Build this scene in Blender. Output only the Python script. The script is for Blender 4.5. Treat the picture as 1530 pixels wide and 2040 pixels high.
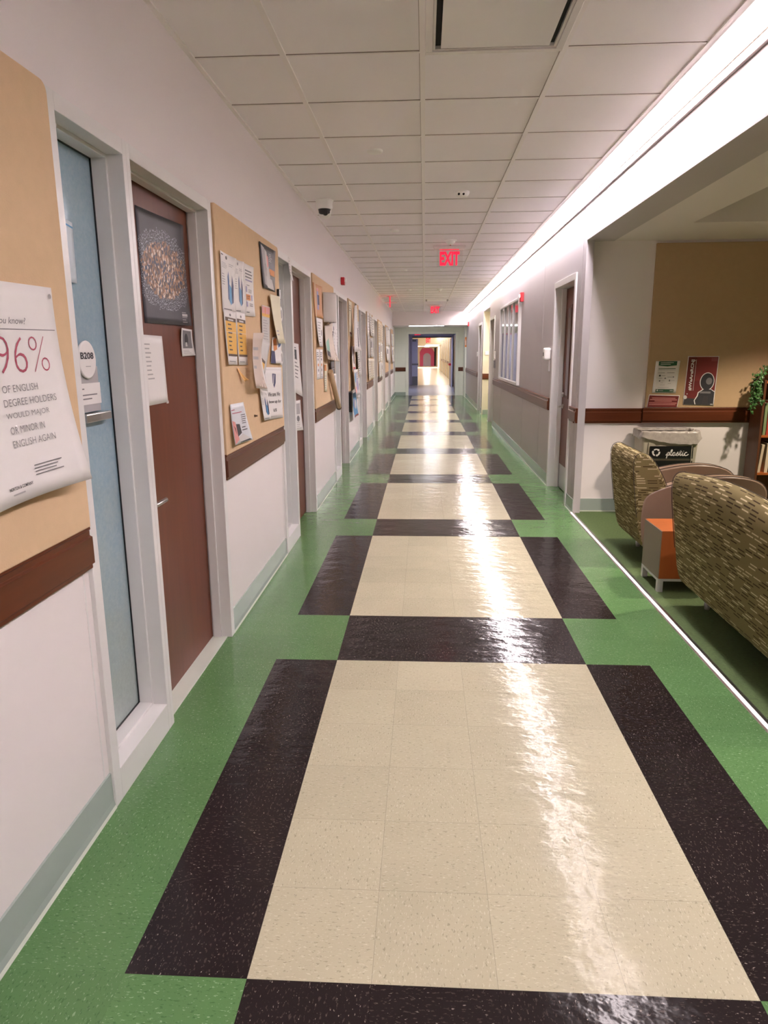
import bpy, math, random
from mathutils import Vector, Matrix

for o in list(bpy.data.objects): bpy.data.objects.remove(o)
scene = bpy.context.scene
C = scene.collection
rnd = random.Random(7)

# ---------------------------------------------------------------- camera
PITCH, YAW, ROLL, CAM_H = 0.222294, 0.057508, -0.0070651, 1.48742
cy_, sy_ = math.cos(YAW), math.sin(YAW)
fw = Vector((-sy_*math.cos(PITCH), cy_*math.cos(PITCH), -math.sin(PITCH)))
rt0 = Vector((cy_, sy_, 0)); up0 = rt0.cross(fw)
rt = math.cos(ROLL)*rt0 + math.sin(ROLL)*up0
up = -math.sin(ROLL)*rt0 + math.cos(ROLL)*up0
cam_data = bpy.data.cameras.new('camera'); cam = bpy.data.objects.new('camera', cam_data); C.objects.link(cam)
M = Matrix(((rt.x, up.x, -fw.x, 0), (rt.y, up.y, -fw.y, 0), (rt.z, up.z, -fw.z, CAM_H), (0, 0, 0, 1)))
cam.matrix_world = M
cam_data.sensor_fit = 'HORIZONTAL'; cam_data.sensor_width = 36.0
cam_data.lens = 36.0*1402.53/1530.0
cam_data.clip_start = 0.05; cam_data.clip_end = 200
scene.camera = cam
scene.view_settings.view_transform = 'Standard'
scene.view_settings.look = 'None'
scene.view_settings.exposure = 1.95
scene.cycles.diffuse_bounces = 10
scene.cycles.max_bounces = 14
scene.view_settings.gamma = 1.0
scene.view_settings.use_curve_mapping = False
world = bpy.data.worlds.new('world'); scene.world = world; world.use_nodes = True
world.node_tree.nodes['Background'].inputs[0].default_value = (0.9, 0.85, 0.8, 1)
world.node_tree.nodes['Background'].inputs[1].default_value = 0.02
LENS_POWER = 13.2
LOUNGE_POWER = 100.0
LOUNGE_CONE = 104.0

# ---------------------------------------------------------------- materials
def nt(m):
    m.use_nodes = True
    return m.node_tree, m.node_tree.nodes['Principled BSDF']

class NB:
    """tiny node builder"""
    def __init__(s, t): s.t = t
    def n(s, typ, **kw):
        x = s.t.nodes.new(typ)
        for k, v in kw.items(): setattr(x, k, v)
        return x
    def link(s, a, b): s.t.links.new(a, b)
    def m(s, op, a, b=None, c=None):
        x = s.t.nodes.new('ShaderNodeMath'); x.operation = op
        for i, v in enumerate((a, b, c)):
            if v is None: continue
            if isinstance(v, (int, float)): x.inputs[i].default_value = v
            else: s.t.links.new(v, x.inputs[i])
        return x.outputs[0]
    def mix(s, f, a, b):
        x = s.t.nodes.new('ShaderNodeMix'); x.data_type = 'RGBA'
        for i, v in ((0, f), (6, a), (7, b)):
            if isinstance(v, (int, float)): x.inputs[i].default_value = v
            elif isinstance(v, tuple): x.inputs[i].default_value = (*v, 1) if len(v) == 3 else v
            else: s.t.links.new(v, x.inputs[i])
        return x.outputs[2]
    def noise(s, vec, scale, detail=2, rough=0.5):
        x = s.t.nodes.new('ShaderNodeTexNoise'); x.inputs['Scale'].default_value = scale
        x.inputs['Detail'].default_value = detail; x.inputs['Roughness'].default_value = rough
        s.t.links.new(vec, x.inputs['Vector']); return x.outputs['Fac']
    def mapping(s, vec, scale=(1, 1, 1), loc=(0, 0, 0)):
        x = s.t.nodes.new('ShaderNodeMapping'); x.inputs['Scale'].default_value = scale
        x.inputs['Location'].default_value = loc
        s.t.links.new(vec, x.inputs['Vector']); return x.outputs[0]
    def coord(s, k='Object'):
        return s.t.nodes.new('ShaderNodeTexCoord').outputs[k]
    def sep(s, v):
        x = s.t.nodes.new('ShaderNodeSeparateXYZ'); s.t.links.new(v, x.inputs[0]); return x.outputs
    def comb(s, a, b, c):
        x = s.t.nodes.new('ShaderNodeCombineXYZ')
        for i, v in enumerate((a, b, c)):
            if isinstance(v, (int, float)): x.inputs[i].default_value = v
            else: s.t.links.new(v, x.inputs[i])
        return x.outputs[0]
    def white(s, vec):
        x = s.t.nodes.new('ShaderNodeTexWhiteNoise'); s.t.links.new(vec, x.inputs['Vector']); return x.outputs['Value']
    def bump(s, h, strength, dist, bsdf):
        x = s.t.nodes.new('ShaderNodeBump'); x.inputs['Strength'].default_value = strength
        x.inputs['Distance'].default_value = dist
        s.t.links.new(h, x.inputs['Height']); s.t.links.new(x.outputs[0], bsdf.inputs['Normal'])

def mat(name, col, rough=0.6, metal=0.0, var=0.06, scale=6, bump=0.0, bscale=80, emit=None, es=0, coat=0.0, spec=0.5):
    m = bpy.data.materials.new(name); t, b = nt(m); nb = NB(t)
    b.inputs['Roughness'].default_value = rough; b.inputs['Metallic'].default_value = metal
    b.inputs['Specular IOR Level'].default_value = spec
    if coat: b.inputs['Coat Weight'].default_value = coat; b.inputs['Coat Roughness'].default_value = 0.08
    co = nb.coord()
    f = nb.noise(co, scale, 3)
    a = tuple(max(0, c*(1-var)) for c in col); d = tuple(min(1, c*(1+var)) for c in col)
    nb.link(nb.mix(f, a, d), b.inputs['Base Color'])
    if bump: nb.bump(nb.noise(co, bscale, 3), bump, 0.002, b)
    if emit:
        b.inputs['Emission Color'].default_value = (*emit, 1); b.inputs['Emission Strength'].default_value = es
    return m

def mat_wood(name, c1, c2, rough=0.35, axis='z', scale=1.0, coat=0.3):
    m = bpy.data.materials.new(name); t, b = nt(m); nb = NB(t)
    co = nb.coord()
    sc = {'z': (30, 30, 2), 'y': (30, 2, 30), 'x': (2, 30, 30)}[axis]
    f = nb.noise(nb.mapping(co, tuple(s*scale for s in sc)), 1.0, 5, 0.6)
    g = nb.noise(nb.mapping(co, tuple(s*scale*.12 for s in sc)), 1.0, 3, 0.6)
    ff = nb.m('ADD', nb.m('MULTIPLY', f, 0.55), nb.m('MULTIPLY', g, 0.55))
    nb.link(nb.mix(ff, c1, c2), b.inputs['Base Color'])
    b.inputs['Roughness'].default_value = rough
    b.inputs['Specular IOR Level'].default_value = 0.3
    return m

TILE = 0.3048; TX0 = -0.4243; TY0 = 1.4029
def mat_vct(name, base, light, dark, la, da, joint, jw=0.0028, ior=1.32):
    """speckled vinyl composition floor tile, waxed"""
    m = bpy.data.materials.new(name); t, b = nt(m); nb = NB(t)
    co = nb.coord(); s = nb.sep(co)
    gx = nb.m('DIVIDE', nb.m('SUBTRACT', s[0], TX0), TILE); gy = nb.m('DIVIDE', nb.m('SUBTRACT', s[1], TY0), TILE)
    ix = nb.m('FLOOR', gx); iy = nb.m('FLOOR', gy)
    par = nb.m('GREATER_THAN', nb.m('ABSOLUTE', nb.m('SUBTRACT', nb.m('MODULO', nb.m('ADD', nb.m('ADD', ix, iy), 200), 2), 0)), 0.5)
    rv = nb.white(nb.comb(ix, iy, 3.0))
    off = nb.m('MULTIPLY', rv, 37.0)
    # grain direction alternates tile by tile
    ax = nb.m('ADD', nb.m('MULTIPLY', s[0], nb.m('ADD', 1.0, nb.m('MULTIPLY', par, 1.4))), off)
    ay = nb.m('ADD', nb.m('MULTIPLY', s[1], nb.m('SUBTRACT', 2.4, nb.m('MULTIPLY', par, 1.4))), off)
    v = nb.comb(ax, ay, 0.0)
    fl = nb.noise(v, 75, 2, 0.6); fd = nb.noise(nb.mapping(v, (1, 1, 1), (9, 4, 2)), 60, 2, 0.6)
    soft = nb.noise(co, 5, 3)
    def thr(x, lo, w): return nb.m('MINIMUM', nb.m('MAXIMUM', nb.m('DIVIDE', nb.m('SUBTRACT', x, lo), w), 0.0), 1.0)
    tint = nb.m('ADD', 0.95, nb.m('MULTIPLY', rv, 0.10))
    base_v = nb.mix(soft, tuple(c*0.93 for c in base), tuple(min(1, c*1.07) for c in base))
    c1 = nb.mix(nb.m('MULTIPLY', thr(fl, la, 0.05), 0.85), base_v, light)
    c2 = nb.mix(nb.m('MULTIPLY', thr(fd, da, 0.05), 0.6), c1, dark)
    # joints
    fx = nb.m('FRACT', nb.m('ADD', gx, 100)); fy = nb.m('FRACT', nb.m('ADD', gy, 100))
    dx = nb.m('MINIMUM', fx, nb.m('SUBTRACT', 1.0, fx)); dy = nb.m('MINIMUM', fy, nb.m('SUBTRACT', 1.0, fy))
    j = nb.m('LESS_THAN', nb.m('MINIMUM', dx, dy), jw)
    c3 = nb.mix(nb.m('MULTIPLY', j, 0.45), c2, joint)
    mul = nb.n('ShaderNodeVectorMath', operation='SCALE'); nb.link(c3, mul.inputs[0]); nb.link(tint, mul.inputs['Scale'])
    nb.link(mul.outputs[0], b.inputs['Base Color'])
    r = nb.noise(co, 3.0, 4, 0.6)
    nb.link(nb.m('ADD', 0.06, nb.m('MULTIPLY', r, 0.13)), b.inputs['Roughness'])
    b.inputs['IOR'].default_value = ior
    wave = nb.noise(nb.mapping(co, (6, 9, 1)), 1.0, 4, 0.5)
    fine = nb.noise(nb.mapping(co, (28, 40, 1)), 1.0, 2)
    h = nb.m('ADD', wave, nb.m('MULTIPLY', fine, 0.16))
    nb.bump(h, 0.6, 0.008, b)
    return m

def mat_fabric(name):
    m = bpy.data.materials.new(name); t, b = nt(m); nb = NB(t)
    uv = nb.sep(nb.coord('UV'))
    rh = 0.0165
    gv = nb.m('DIVIDE', uv[1], rh); row = nb.m('FLOOR', gv); fv = nb.m('FRACT', gv)
    ro = nb.white(nb.comb(row, 1.0, 0.0))
    gu = nb.m('ADD', nb.m('DIVIDE', uv[0], 0.08), nb.m('MULTIPLY', ro, 9.0)); cell = nb.m('FLOOR', gu); fu = nb.m('FRACT', gu)
    rc = nb.white(nb.comb(cell, row, 5.0))
    inside = nb.m('MULTIPLY', nb.m('LESS_THAN', fv, 0.34), nb.m('LESS_THAN', fu, 0.82))
    dk = nb.m('MULTIPLY', inside, nb.m('LESS_THAN', rc, 0.36))
    lt = nb.m('MULTIPLY', inside, nb.m('GREATER_THAN', rc, 0.68))
    gr = nb.noise(nb.comb(nb.m('MULTIPLY', uv[0], 300.0), nb.m('MULTIPLY', uv[1], 900.0), 0.0), 1.0, 2)
    base = nb.mix(gr, (0.17, 0.133, 0.055), (0.27, 0.215, 0.10))
    c = nb.mix(dk, base, (0.055, 0.035, 0.015)); c = nb.mix(lt, c, (0.62, 0.53, 0.33))
    nb.link(c, b.inputs['Base Color']); b.inputs['Roughness'].default_value = 0.9
    b.inputs['Specular IOR Level'].default_value = 0.2
    nb.bump(nb.m('ADD', gr, nb.m('MULTIPLY', inside, 1.0)), 0.3, 0.001, b)
    return m

def mat_crowd(name):
    """night photograph: dark ground, speckled warm crowd, pale spray around it"""
    m = bpy.data.materials.new(name); t, b = nt(m); nb = NB(t)
    uv = nb.coord('UV'); s = nb.sep(uv)
    dx = nb.m('DIVIDE', nb.m('SUBTRACT', s[0], 0.50), 0.46); dy = nb.m('DIVIDE', nb.m('SUBTRACT', s[1], 0.50), 0.27)
    r = nb.m('SQRT', nb.m('ADD', nb.m('MULTIPLY', dx, dx), nb.m('MULTIPLY', dy, dy)))
    n1 = nb.noise(uv, 8, 4, 0.7)
    rr = nb.m('ADD', r, nb.m('MULTIPLY', nb.m('SUBTRACT', n1, 0.5), 0.9))
    inside = nb.m('LESS_THAN', rr, 0.98); ring = nb.m('MULTIPLY', nb.m('GREATER_THAN', rr, 0.92), nb.m('LESS_THAN', rr, 1.36))
    vo = nb.n('ShaderNodeTexVoronoi'); vo.inputs['Scale'].default_value = 1.0
    nb.link(nb.mapping(uv, (52, 34, 1)), vo.inputs['Vector'])
    vs = nb.sep(vo.outputs['Color'])
    cr = nb.mix(vs[0], (0.05, 0.03, 0.025), (0.50, 0.27, 0.15)); cr = nb.mix(nb.m('GREATER_THAN', vs[1], 0.8), cr, (0.75, 0.62, 0.5))
    cr = nb.mix(nb.m('GREATER_THAN', vs[2], 0.8), cr, (0.04, 0.05, 0.10))
    spray = nb.m('MULTIPLY', ring, nb.m('GREATER_THAN', nb.noise(uv, 60, 4, 0.75), 0.56))
    n3 = nb.noise(uv, 3, 2)
    bg = nb.mix(n3, (0.035, 0.033, 0.045), (0.09, 0.085, 0.10))
    c = nb.mix(spray, bg, (0.55, 0.58, 0.66)); c = nb.mix(inside, c, cr)
    nb.link(c, b.inputs['Base Color']); b.inputs['Roughness'].default_value = 0.45
    return m

def mat_film(name, c1, c2, c3):
    """frosted patterned film on a glass sidelight"""
    m = bpy.data.materials.new(name); t, b = nt(m); nb = NB(t)
    co = nb.coord(); s = nb.sep(co)
    n = nb.noise(co, 2.2, 5, 0.6); f = nb.noise(co, 70, 3, 0.7)
    c = nb.mix(n, c1, c2)
    low = nb.m('MINIMUM', nb.m('MAXIMUM', nb.m('ADD', nb.m('MULTIPLY', nb.m('SUBTRACT', 1.2, s[2]), 1.1), nb.m('MULTIPLY', nb.m('SUBTRACT', n, 0.5), 2.5)), 0.0), 1.0)
    c = nb.mix(nb.m('MULTIPLY', low, 0.75), c, c3)
    c = nb.mix(nb.m('MULTIPLY', f, 0.35), c, (0.75, 0.82, 0.85))
    nb.link(c, b.inputs['Base Color']); b.inputs['Roughness'].default_value = 0.16
    b.inputs['Transmission Weight'].default_value = 0.12
    b.inputs['Coat Weight'].default_value = 0.5; b.inputs['Coat Roughness'].default_value = 0.03
    return m

def mat_glass(name, tint=(0.9, 0.92, 0.92), rough=0.0):
    m = bpy.data.materials.new(name); t, b = nt(m)
    b.inputs['Base Color'].default_value = (*tint, 1); b.inputs['Transmission Weight'].default_value = 1.0
    b.inputs['Roughness'].default_value = rough; b.inputs['IOR'].default_value = 1.45
    return m

def mat_emit(name, col, s):
    m = bpy.data.materials.new(name); m.use_nodes = True; t = m.node_tree
    b = t.nodes['Principled BSDF']
    b.inputs['Base Color'].default_value = (0.9, 0.9, 0.9, 1)
    b.inputs['Emission Color'].default_value = (*col, 1); b.inputs['Emission Strength'].default_value = s
    return m

wall_m = mat('painted wall', (0.81, 0.76, 0.76), 0.55, var=0.02, scale=1.5, bump=0.08, bscale=160)
wall_r = mat('lilac grey wall covering', (0.52, 0.485, 0.50), 0.5, var=0.03, scale=1.2, bump=0.1, bscale=220)
wall_end = mat('white wall lit greenish', (0.76, 0.79, 0.73), 0.5, var=0.02)  # greenish light on the end walls put into their colour
wall_cream = mat('cream wall', (0.78, 0.70, 0.56), 0.5, var=0.03)
wall_lav = mat('lavender wall', (0.48, 0.48, 0.60), 0.45, var=0.03)
frame_m = mat('grey enamel frame', (0.76, 0.745, 0.74), 0.32, var=0.02, scale=3, spec=0.6)
tee_m = mat('ceiling grid', (0.93, 0.88, 0.88), 0.4, var=0.03)
ctile_m = mat('ceiling tile', (0.95, 0.905, 0.94), 0.9, var=0.03, scale=2.2, bump=0.25, bscale=320)
base_m = mat('grey green vinyl base', (0.36, 0.42, 0.39), 0.22, var=0.05, scale=8)
caulk_m = mat('pale base edge', (0.66, 0.70, 0.62), 0.3)
rail_m = mat_wood('cherry rail', (0.040, 0.011, 0.005), (0.17, 0.046, 0.018), 0.3, 'y')
railx_m = mat_wood('cherry rail across', (0.040, 0.011, 0.005), (0.17, 0.046, 0.018), 0.3, 'x')
door_m = mat_wood('cherry door', (0.085, 0.024, 0.012), (0.21, 0.062, 0.030), 0.36, 'z')
tack_m = mat('tan tack fabric', (0.70, 0.50, 0.31), 0.92, var=0.05, scale=25, bump=0.5, bscale=260)
tackd_m = mat('brown tan tack fabric', (0.50, 0.345, 0.20), 0.92, var=0.05, scale=25, bump=0.5, bscale=260)
cream_t = mat_vct('cream tile', (0.53, 0.495, 0.355), (0.65, 0.62, 0.48), (0.28, 0.25, 0.17), 0.60, 0.615, (0.22, 0.19, 0.14), 0.0028, 1.18)
dark_t = mat_vct('dark tile', (0.022, 0.016, 0.017), (0.42, 0.36, 0.31), (0.10, 0.075, 0.065), 0.665, 0.60, (0.01, 0.008, 0.008))
green_t = mat_vct('green tile', (0.112, 0.235, 0.088), (0.30, 0.44, 0.25), (0.055, 0.13, 0.045), 0.62, 0.60, (0.07, 0.15, 0.05), 0.0012)
grey_t = mat('grey polished floor', (0.26, 0.26, 0.31), 0.3, var=0.05)
creamfloor = mat('far corridor floor', (0.60, 0.54, 0.42), 0.22, var=0.05, bump=0.3, bscale=6)
carpet_m = mat('green carpet', (0.085, 0.135, 0.045), 0.95, var=0.35, scale=60, bump=0.8, bscale=220)
steel_m = mat('brushed metal', (0.62, 0.60, 0.58), 0.28, 1.0, var=0.03)
white_m = mat('white plastic', (0.95, 0.94, 0.92), 0.35, var=0.01)
black_m = mat('black plastic', (0.012, 0.012, 0.014), 0.25, var=0.01)
gap_m = mat('dark gap', (0.015, 0.013, 0.012), 0.8)
paper_m = mat('white paper', (0.80, 0.77, 0.76), 0.6, var=0.015)
paper2_m = mat('cream paper', (0.76, 0.70, 0.52), 0.6, var=0.02)
papgrey_m = mat('grey paper', (0.60, 0.58, 0.57), 0.6, var=0.03)
paptan_m = mat('kraft paper', (0.52, 0.38, 0.24), 0.6, var=0.04)
ink = mat('black ink', (0.035, 0.033, 0.04), 0.6)
inkg = mat('grey ink', (0.20, 0.19, 0.20), 0.6)
inkl = mat('light grey ink', (0.42, 0.40, 0.41), 0.6)
red_i = mat('crimson ink', (0.42, 0.06, 0.11), 0.55)
blue_i = mat('blue ink', (0.06, 0.13, 0.32), 0.5)
navy_i = mat('navy ink', (0.025, 0.03, 0.11), 0.5)
yel_i = mat('amber ink', (0.78, 0.44, 0.07), 0.55)
or_i = mat('orange ink', (0.72, 0.26, 0.06), 0.55)
brown_i = mat('brown ink', (0.10, 0.055, 0.035), 0.55)
pur_i = mat('lilac ink', (0.36, 0.33, 0.52), 0.55)
green_i = mat('green ink', (0.02, 0.10, 0.05), 0.5)
mint_i = mat('mint ink', (0.25, 0.50, 0.38), 0.5)
maroon_i = mat('maroon ink', (0.17, 0.022, 0.022), 0.5)
skyb_i = mat('sky blue ink', (0.10, 0.33, 0.60), 0.5)
pink_i = mat('pink ink', (0.72, 0.30, 0.28), 0.5)
char_i = mat('charcoal ink', (0.05, 0.045, 0.05), 0.45)
redp = mat('red plastic', (0.55, 0.02, 0.03), 0.35)
leather = mat('taupe leather', (0.29, 0.20, 0.15), 0.34, var=0.06, scale=12, bump=0.15, bscale=160, spec=0.5)
thread = mat('dark stitching', (0.05, 0.035, 0.025), 0.7)
fabric = mat_fabric('woven dash upholstery')
orange_w = mat_wood('orange cherry veneer', (0.34, 0.085, 0.02), (0.50, 0.15, 0.045), 0.35, 'z')
taupe_lam = mat('taupe laminate', (0.24, 0.19, 0.145), 0.5, var=0.02)
metal_w = mat('silver painted metal', (0.66, 0.66, 0.66), 0.35, 0.3, var=0.02)
bin_m = mat('beige plastic bin', (0.46, 0.42, 0.34), 0.55, var=0.02)
liner_m = mat('clear grey bin liner', (0.42, 0.385, 0.36), 0.2, var=0.3, scale=30, bump=0.8, bscale=40)
case_w = mat_wood('walnut bookcase', (0.07, 0.025, 0.012), (0.16, 0.06, 0.03), 0.4, 'z')
leaf_m = mat('ivy leaf', (0.045, 0.13, 0.03), 0.4, var=0.5, scale=40)
stem_m = mat('brown stem', (0.12, 0.08, 0.04), 0.7)
pot_m = mat('clay pot', (0.18, 0.08, 0.05), 0.7)
diff_m = mat('satin aluminium', (0.80, 0.75, 0.74), 0.38, 0.25, var=0.03)
exit_m = mat_emit('exit red', (1.0, 0.012, 0.05), 0.34)
exit_m.node_tree.nodes['Principled BSDF'].inputs['Base Color'].default_value = (0.35, 0.004, 0.02, 1)
acry_m = mat_glass('clear acrylic', (0.95, 0.93, 0.93))
casegl_m = mat('window glass', (0.05, 0.05, 0.055), 0.03, 0.0, var=0.2, spec=1.0, coat=1.0)
film_blue = mat_film('blue frosted film', (0.20, 0.36, 0.47), (0.30, 0.48, 0.60), (0.36, 0.42, 0.34))
film_grey = mat_film('grey blue frosted film', (0.30, 0.36, 0.41), (0.42, 0.48, 0.52), (0.38, 0.44, 0.44))
pink_m = mat('magenta painted wall', (0.62, 0.07, 0.22), 0.5)
arch_m = mat('grey lilac arch', (0.42, 0.40, 0.56), 0.5)
crowd_m = mat_crowd('crowd photograph')
lite_m = mat('dark door glass', (0.10, 0.03, 0.02), 0.05, spec=0.8)

# ---------------------------------------------------------------- mesh helpers
class MB:
    def __init__(s): s.v = []; s.f = []; s.mi = []; s.uv = []; s.mats = []; s.smooth = []
    def mat_i(s, m):
        if m not in s.mats: s.mats.append(m)
        return s.mats.index(m)
    def face(s, idx, m, uv=None, sm=False):
        s.f.append(tuple(idx)); s.mi.append(s.mat_i(m)); s.uv.append(uv); s.smooth.append(sm)
    def add(s, pts):
        i = len(s.v); s.v.extend([tuple(p) for p in pts]); return i
    def box(s, x0, x1, y0, y1, z0, z1, m):
        i = s.add([(x0, y0, z0), (x1, y0, z0), (x1, y1, z0), (x0, y1, z0), (x0, y0, z1), (x1, y0, z1), (x1, y1, z1), (x0, y1, z1)])
        for q in ((0, 3, 2, 1), (4, 5, 6, 7), (0, 1, 5, 4), (1, 2, 6, 5), (2, 3, 7, 6), (3, 0, 4, 7)):
            s.face([i+k for k in q], m)
        return s
    def quad(s, a, b, c, d, m):
        i = s.add([a, b, c, d]); s.face((i, i+1, i+2, i+3), m); return s
    def prism(s, poly, axis, a, b, m, sm=False):
        """extrude 2-d polygon along an axis; poly in the other two axes in order"""
        def P(p, t):
            return {'x': (t, p[0], p[1]), 'y': (p[0], t, p[1]), 'z': (p[0], p[1], t)}[axis]
        n = len(poly); i = s.add([P(p, a) for p in poly] + [P(p, b) for p in poly])
        for k in range(n):
            s.face((i+k, i+(k+1) % n, i+n+(k+1) % n, i+n+k), m, sm=sm)
        s.face([i+k for k in range(n-1, -1, -1)], m); s.face([i+n+k for k in range(n)], m)
        return s
    def lathe(s, prof, cx, cy, m, n=32, axis='z', cz=0):
        """profile of (r, t) revolved around the axis"""
        rings = []
        for r, t in prof:
            pts = []
            for k in range(n):
                a = 2*math.pi*k/n; u, w = r*math.cos(a), r*math.sin(a)
                pts.append({'z': (cx+u, cy+w, t), 'x': (t, cx+u, cy+w), 'y': (cx+u, t, cy+w)}[axis])
            rings.append(s.add(pts))
        for a, b in zip(rings, rings[1:]):
            for k in range(n): s.face((a+k, a+(k+1) % n, b+(k+1) % n, b+k), m, sm=True)
        s.face([rings[0]+k for k in range(n-1, -1, -1)], m); s.face([rings[-1]+k for k in range(n)], m)
        return s
    def tube(s, pts, r, m, n=8):
        pts = [Vector(p) for p in pts]; rings = []
        for i, p in enumerate(pts):
            d = (pts[min(i+1, len(pts)-1)] - pts[max(i-1, 0)]).normalized()
            a = d.cross(Vector((0, 0, 1))); 
            if a.length < 0.05: a = d.cross(Vector((1, 0, 0)))
            a.normalize(); b = d.cross(a)
            rings.append(s.add([p + r*(math.cos(2*math.pi*k/n)*a + math.sin(2*math.pi*k/n)*b) for k in range(n)]))
        for a, b in zip(rings, rings[1:]):
            for k in range(n): s.face((a+k, a+(k+1) % n, b+(k+1) % n, b+k), m, sm=True)
        s.face([rings[0]+k for k in range(n-1, -1, -1)], m); s.face([rings[-1]+k for k in range(n)], m)
        return s
    def loft(s, prof, stations, m):
        """closed XZ profile swept along Y; stations = (y, inset, crown); uv by length"""
        n = len(prof); cx = sum(p[0] for p in prof)/n; cz = sum(p[1] for p in prof)/n
        arc = [0]
        for k in range(n): arc.append(arc[-1] + math.dist(prof[k], prof[(k+1) % n]))
        rings = []; ys = []
        for y, ins, cr in stations:
            pts = []
            for (px, pz) in prof:
                d = math.hypot(px-cx, pz-cz) or 1; k = max(0, (d-ins)/d)
                z = cz+(pz-cz)*k
                hz = max(0, (z-0.45)/0.35)
                pts.append((cx+(px-cx)*k, y, z+cr*hz*hz))
            rings.append(s.add(pts)); ys.append(y)
        for q in range(len(rings)-1):
            a, b = rings[q], rings[q+1]
            for k in range(n):
                k2 = (k+1) % n
                s.face((a+k, a+k2, b+k2, b+k), m, uv=[(ys[q], arc[k]), (ys[q], arc[k+1]), (ys[q+1], arc[k+1]), (ys[q+1], arc[k])], sm=True)
        for r_, order in ((rings[0], range(n-1, -1, -1)), (rings[-1], range(n))):
            s.face([r_+k for k in order], m, uv=[(s.v[r_+k][0], s.v[r_+k][2]) for k in order])
        return s
    def build(s, name, parent=None, bevel=0, seg=2, kind=None, loc=None):
        me = bpy.data.meshes.new(name); me.from_pydata(s.v, [], s.f)
        for m in s.mats: me.materials.append(m)
        for p, i, sm in zip(me.polygons, s.mi, s.smooth): p.material_index = i; p.use_smooth = sm
        if any(u for u in s.uv):
            L = me.uv_layers.new(name='UVMap')
            for p, u in zip(me.polygons, s.uv):
                if u:
                    for li, c in zip(p.loop_indices, u): L.data[li].uv = c
        me.update(); o = bpy.data.objects.new(name, me); C.objects.link(o)
        if parent:
            o.parent = parent
            o.matrix_parent_inverse = Matrix.Translation(-Vector(parent.location))
        if bevel:
            b = o.modifiers.new('bevel', 'BEVEL'); b.width = bevel; b.segments = seg; b.limit_method = 'ANGLE'; b.angle_limit = 0.7
        if kind: o['kind'] = kind
        return o

def tag(o, label, cat, group=None):
    o['label'] = label; o['category'] = cat
    if group: o['group'] = group
    return o
def thing(name, label, cat, loc, group=None):
    o = bpy.data.objects.new(name, None); C.objects.link(o); o.location = loc
    o.empty_display_size = 0.1
    return tag(o, label, cat, group)
def struct_root(name, loc):
    o = bpy.data.objects.new(name, None); C.objects.link(o); o.location = loc; o['kind'] = 'structure'; return o
def struct(name, mb, bevel=0): return mb.build(name, bevel=bevel, kind='structure')

_tc = {}
def text_geo(body, thin=0.0, shear=0.0):
    k = (body, thin, shear)
    if k in _tc: return _tc[k]
    cu = bpy.data.curves.new('t', 'FONT'); cu.body = body; cu.size = 1.0; cu.offset = thin; cu.shear = shear
    cu.fill_mode = 'FRONT'; cu.resolution_u = 3
    o = bpy.data.objects.new('t', cu); C.objects.link(o)
    dg = bpy.context.evaluated_depsgraph_get(); dg.update()
    me = bpy.data.meshes.new_from_object(o.evaluated_get(dg))
    vs = [(v.co.x, v.co.y) for v in me.vertices]; fs = [tuple(p.vertices) for p in me.polygons]
    bpy.data.objects.remove(o); bpy.data.curves.remove(cu); bpy.data.meshes.remove(me)
    x0 = min(v[0] for v in vs); x1 = max(v[0] for v in vs); y0 = min(v[1] for v in vs); y1 = max(v[1] for v in vs)
    vs = [((x-x0)/(x1-x0), (y-y0)/(y1-y0)) for x, y in vs]
    _tc[k] = (vs, fs); return _tc[k]

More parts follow.
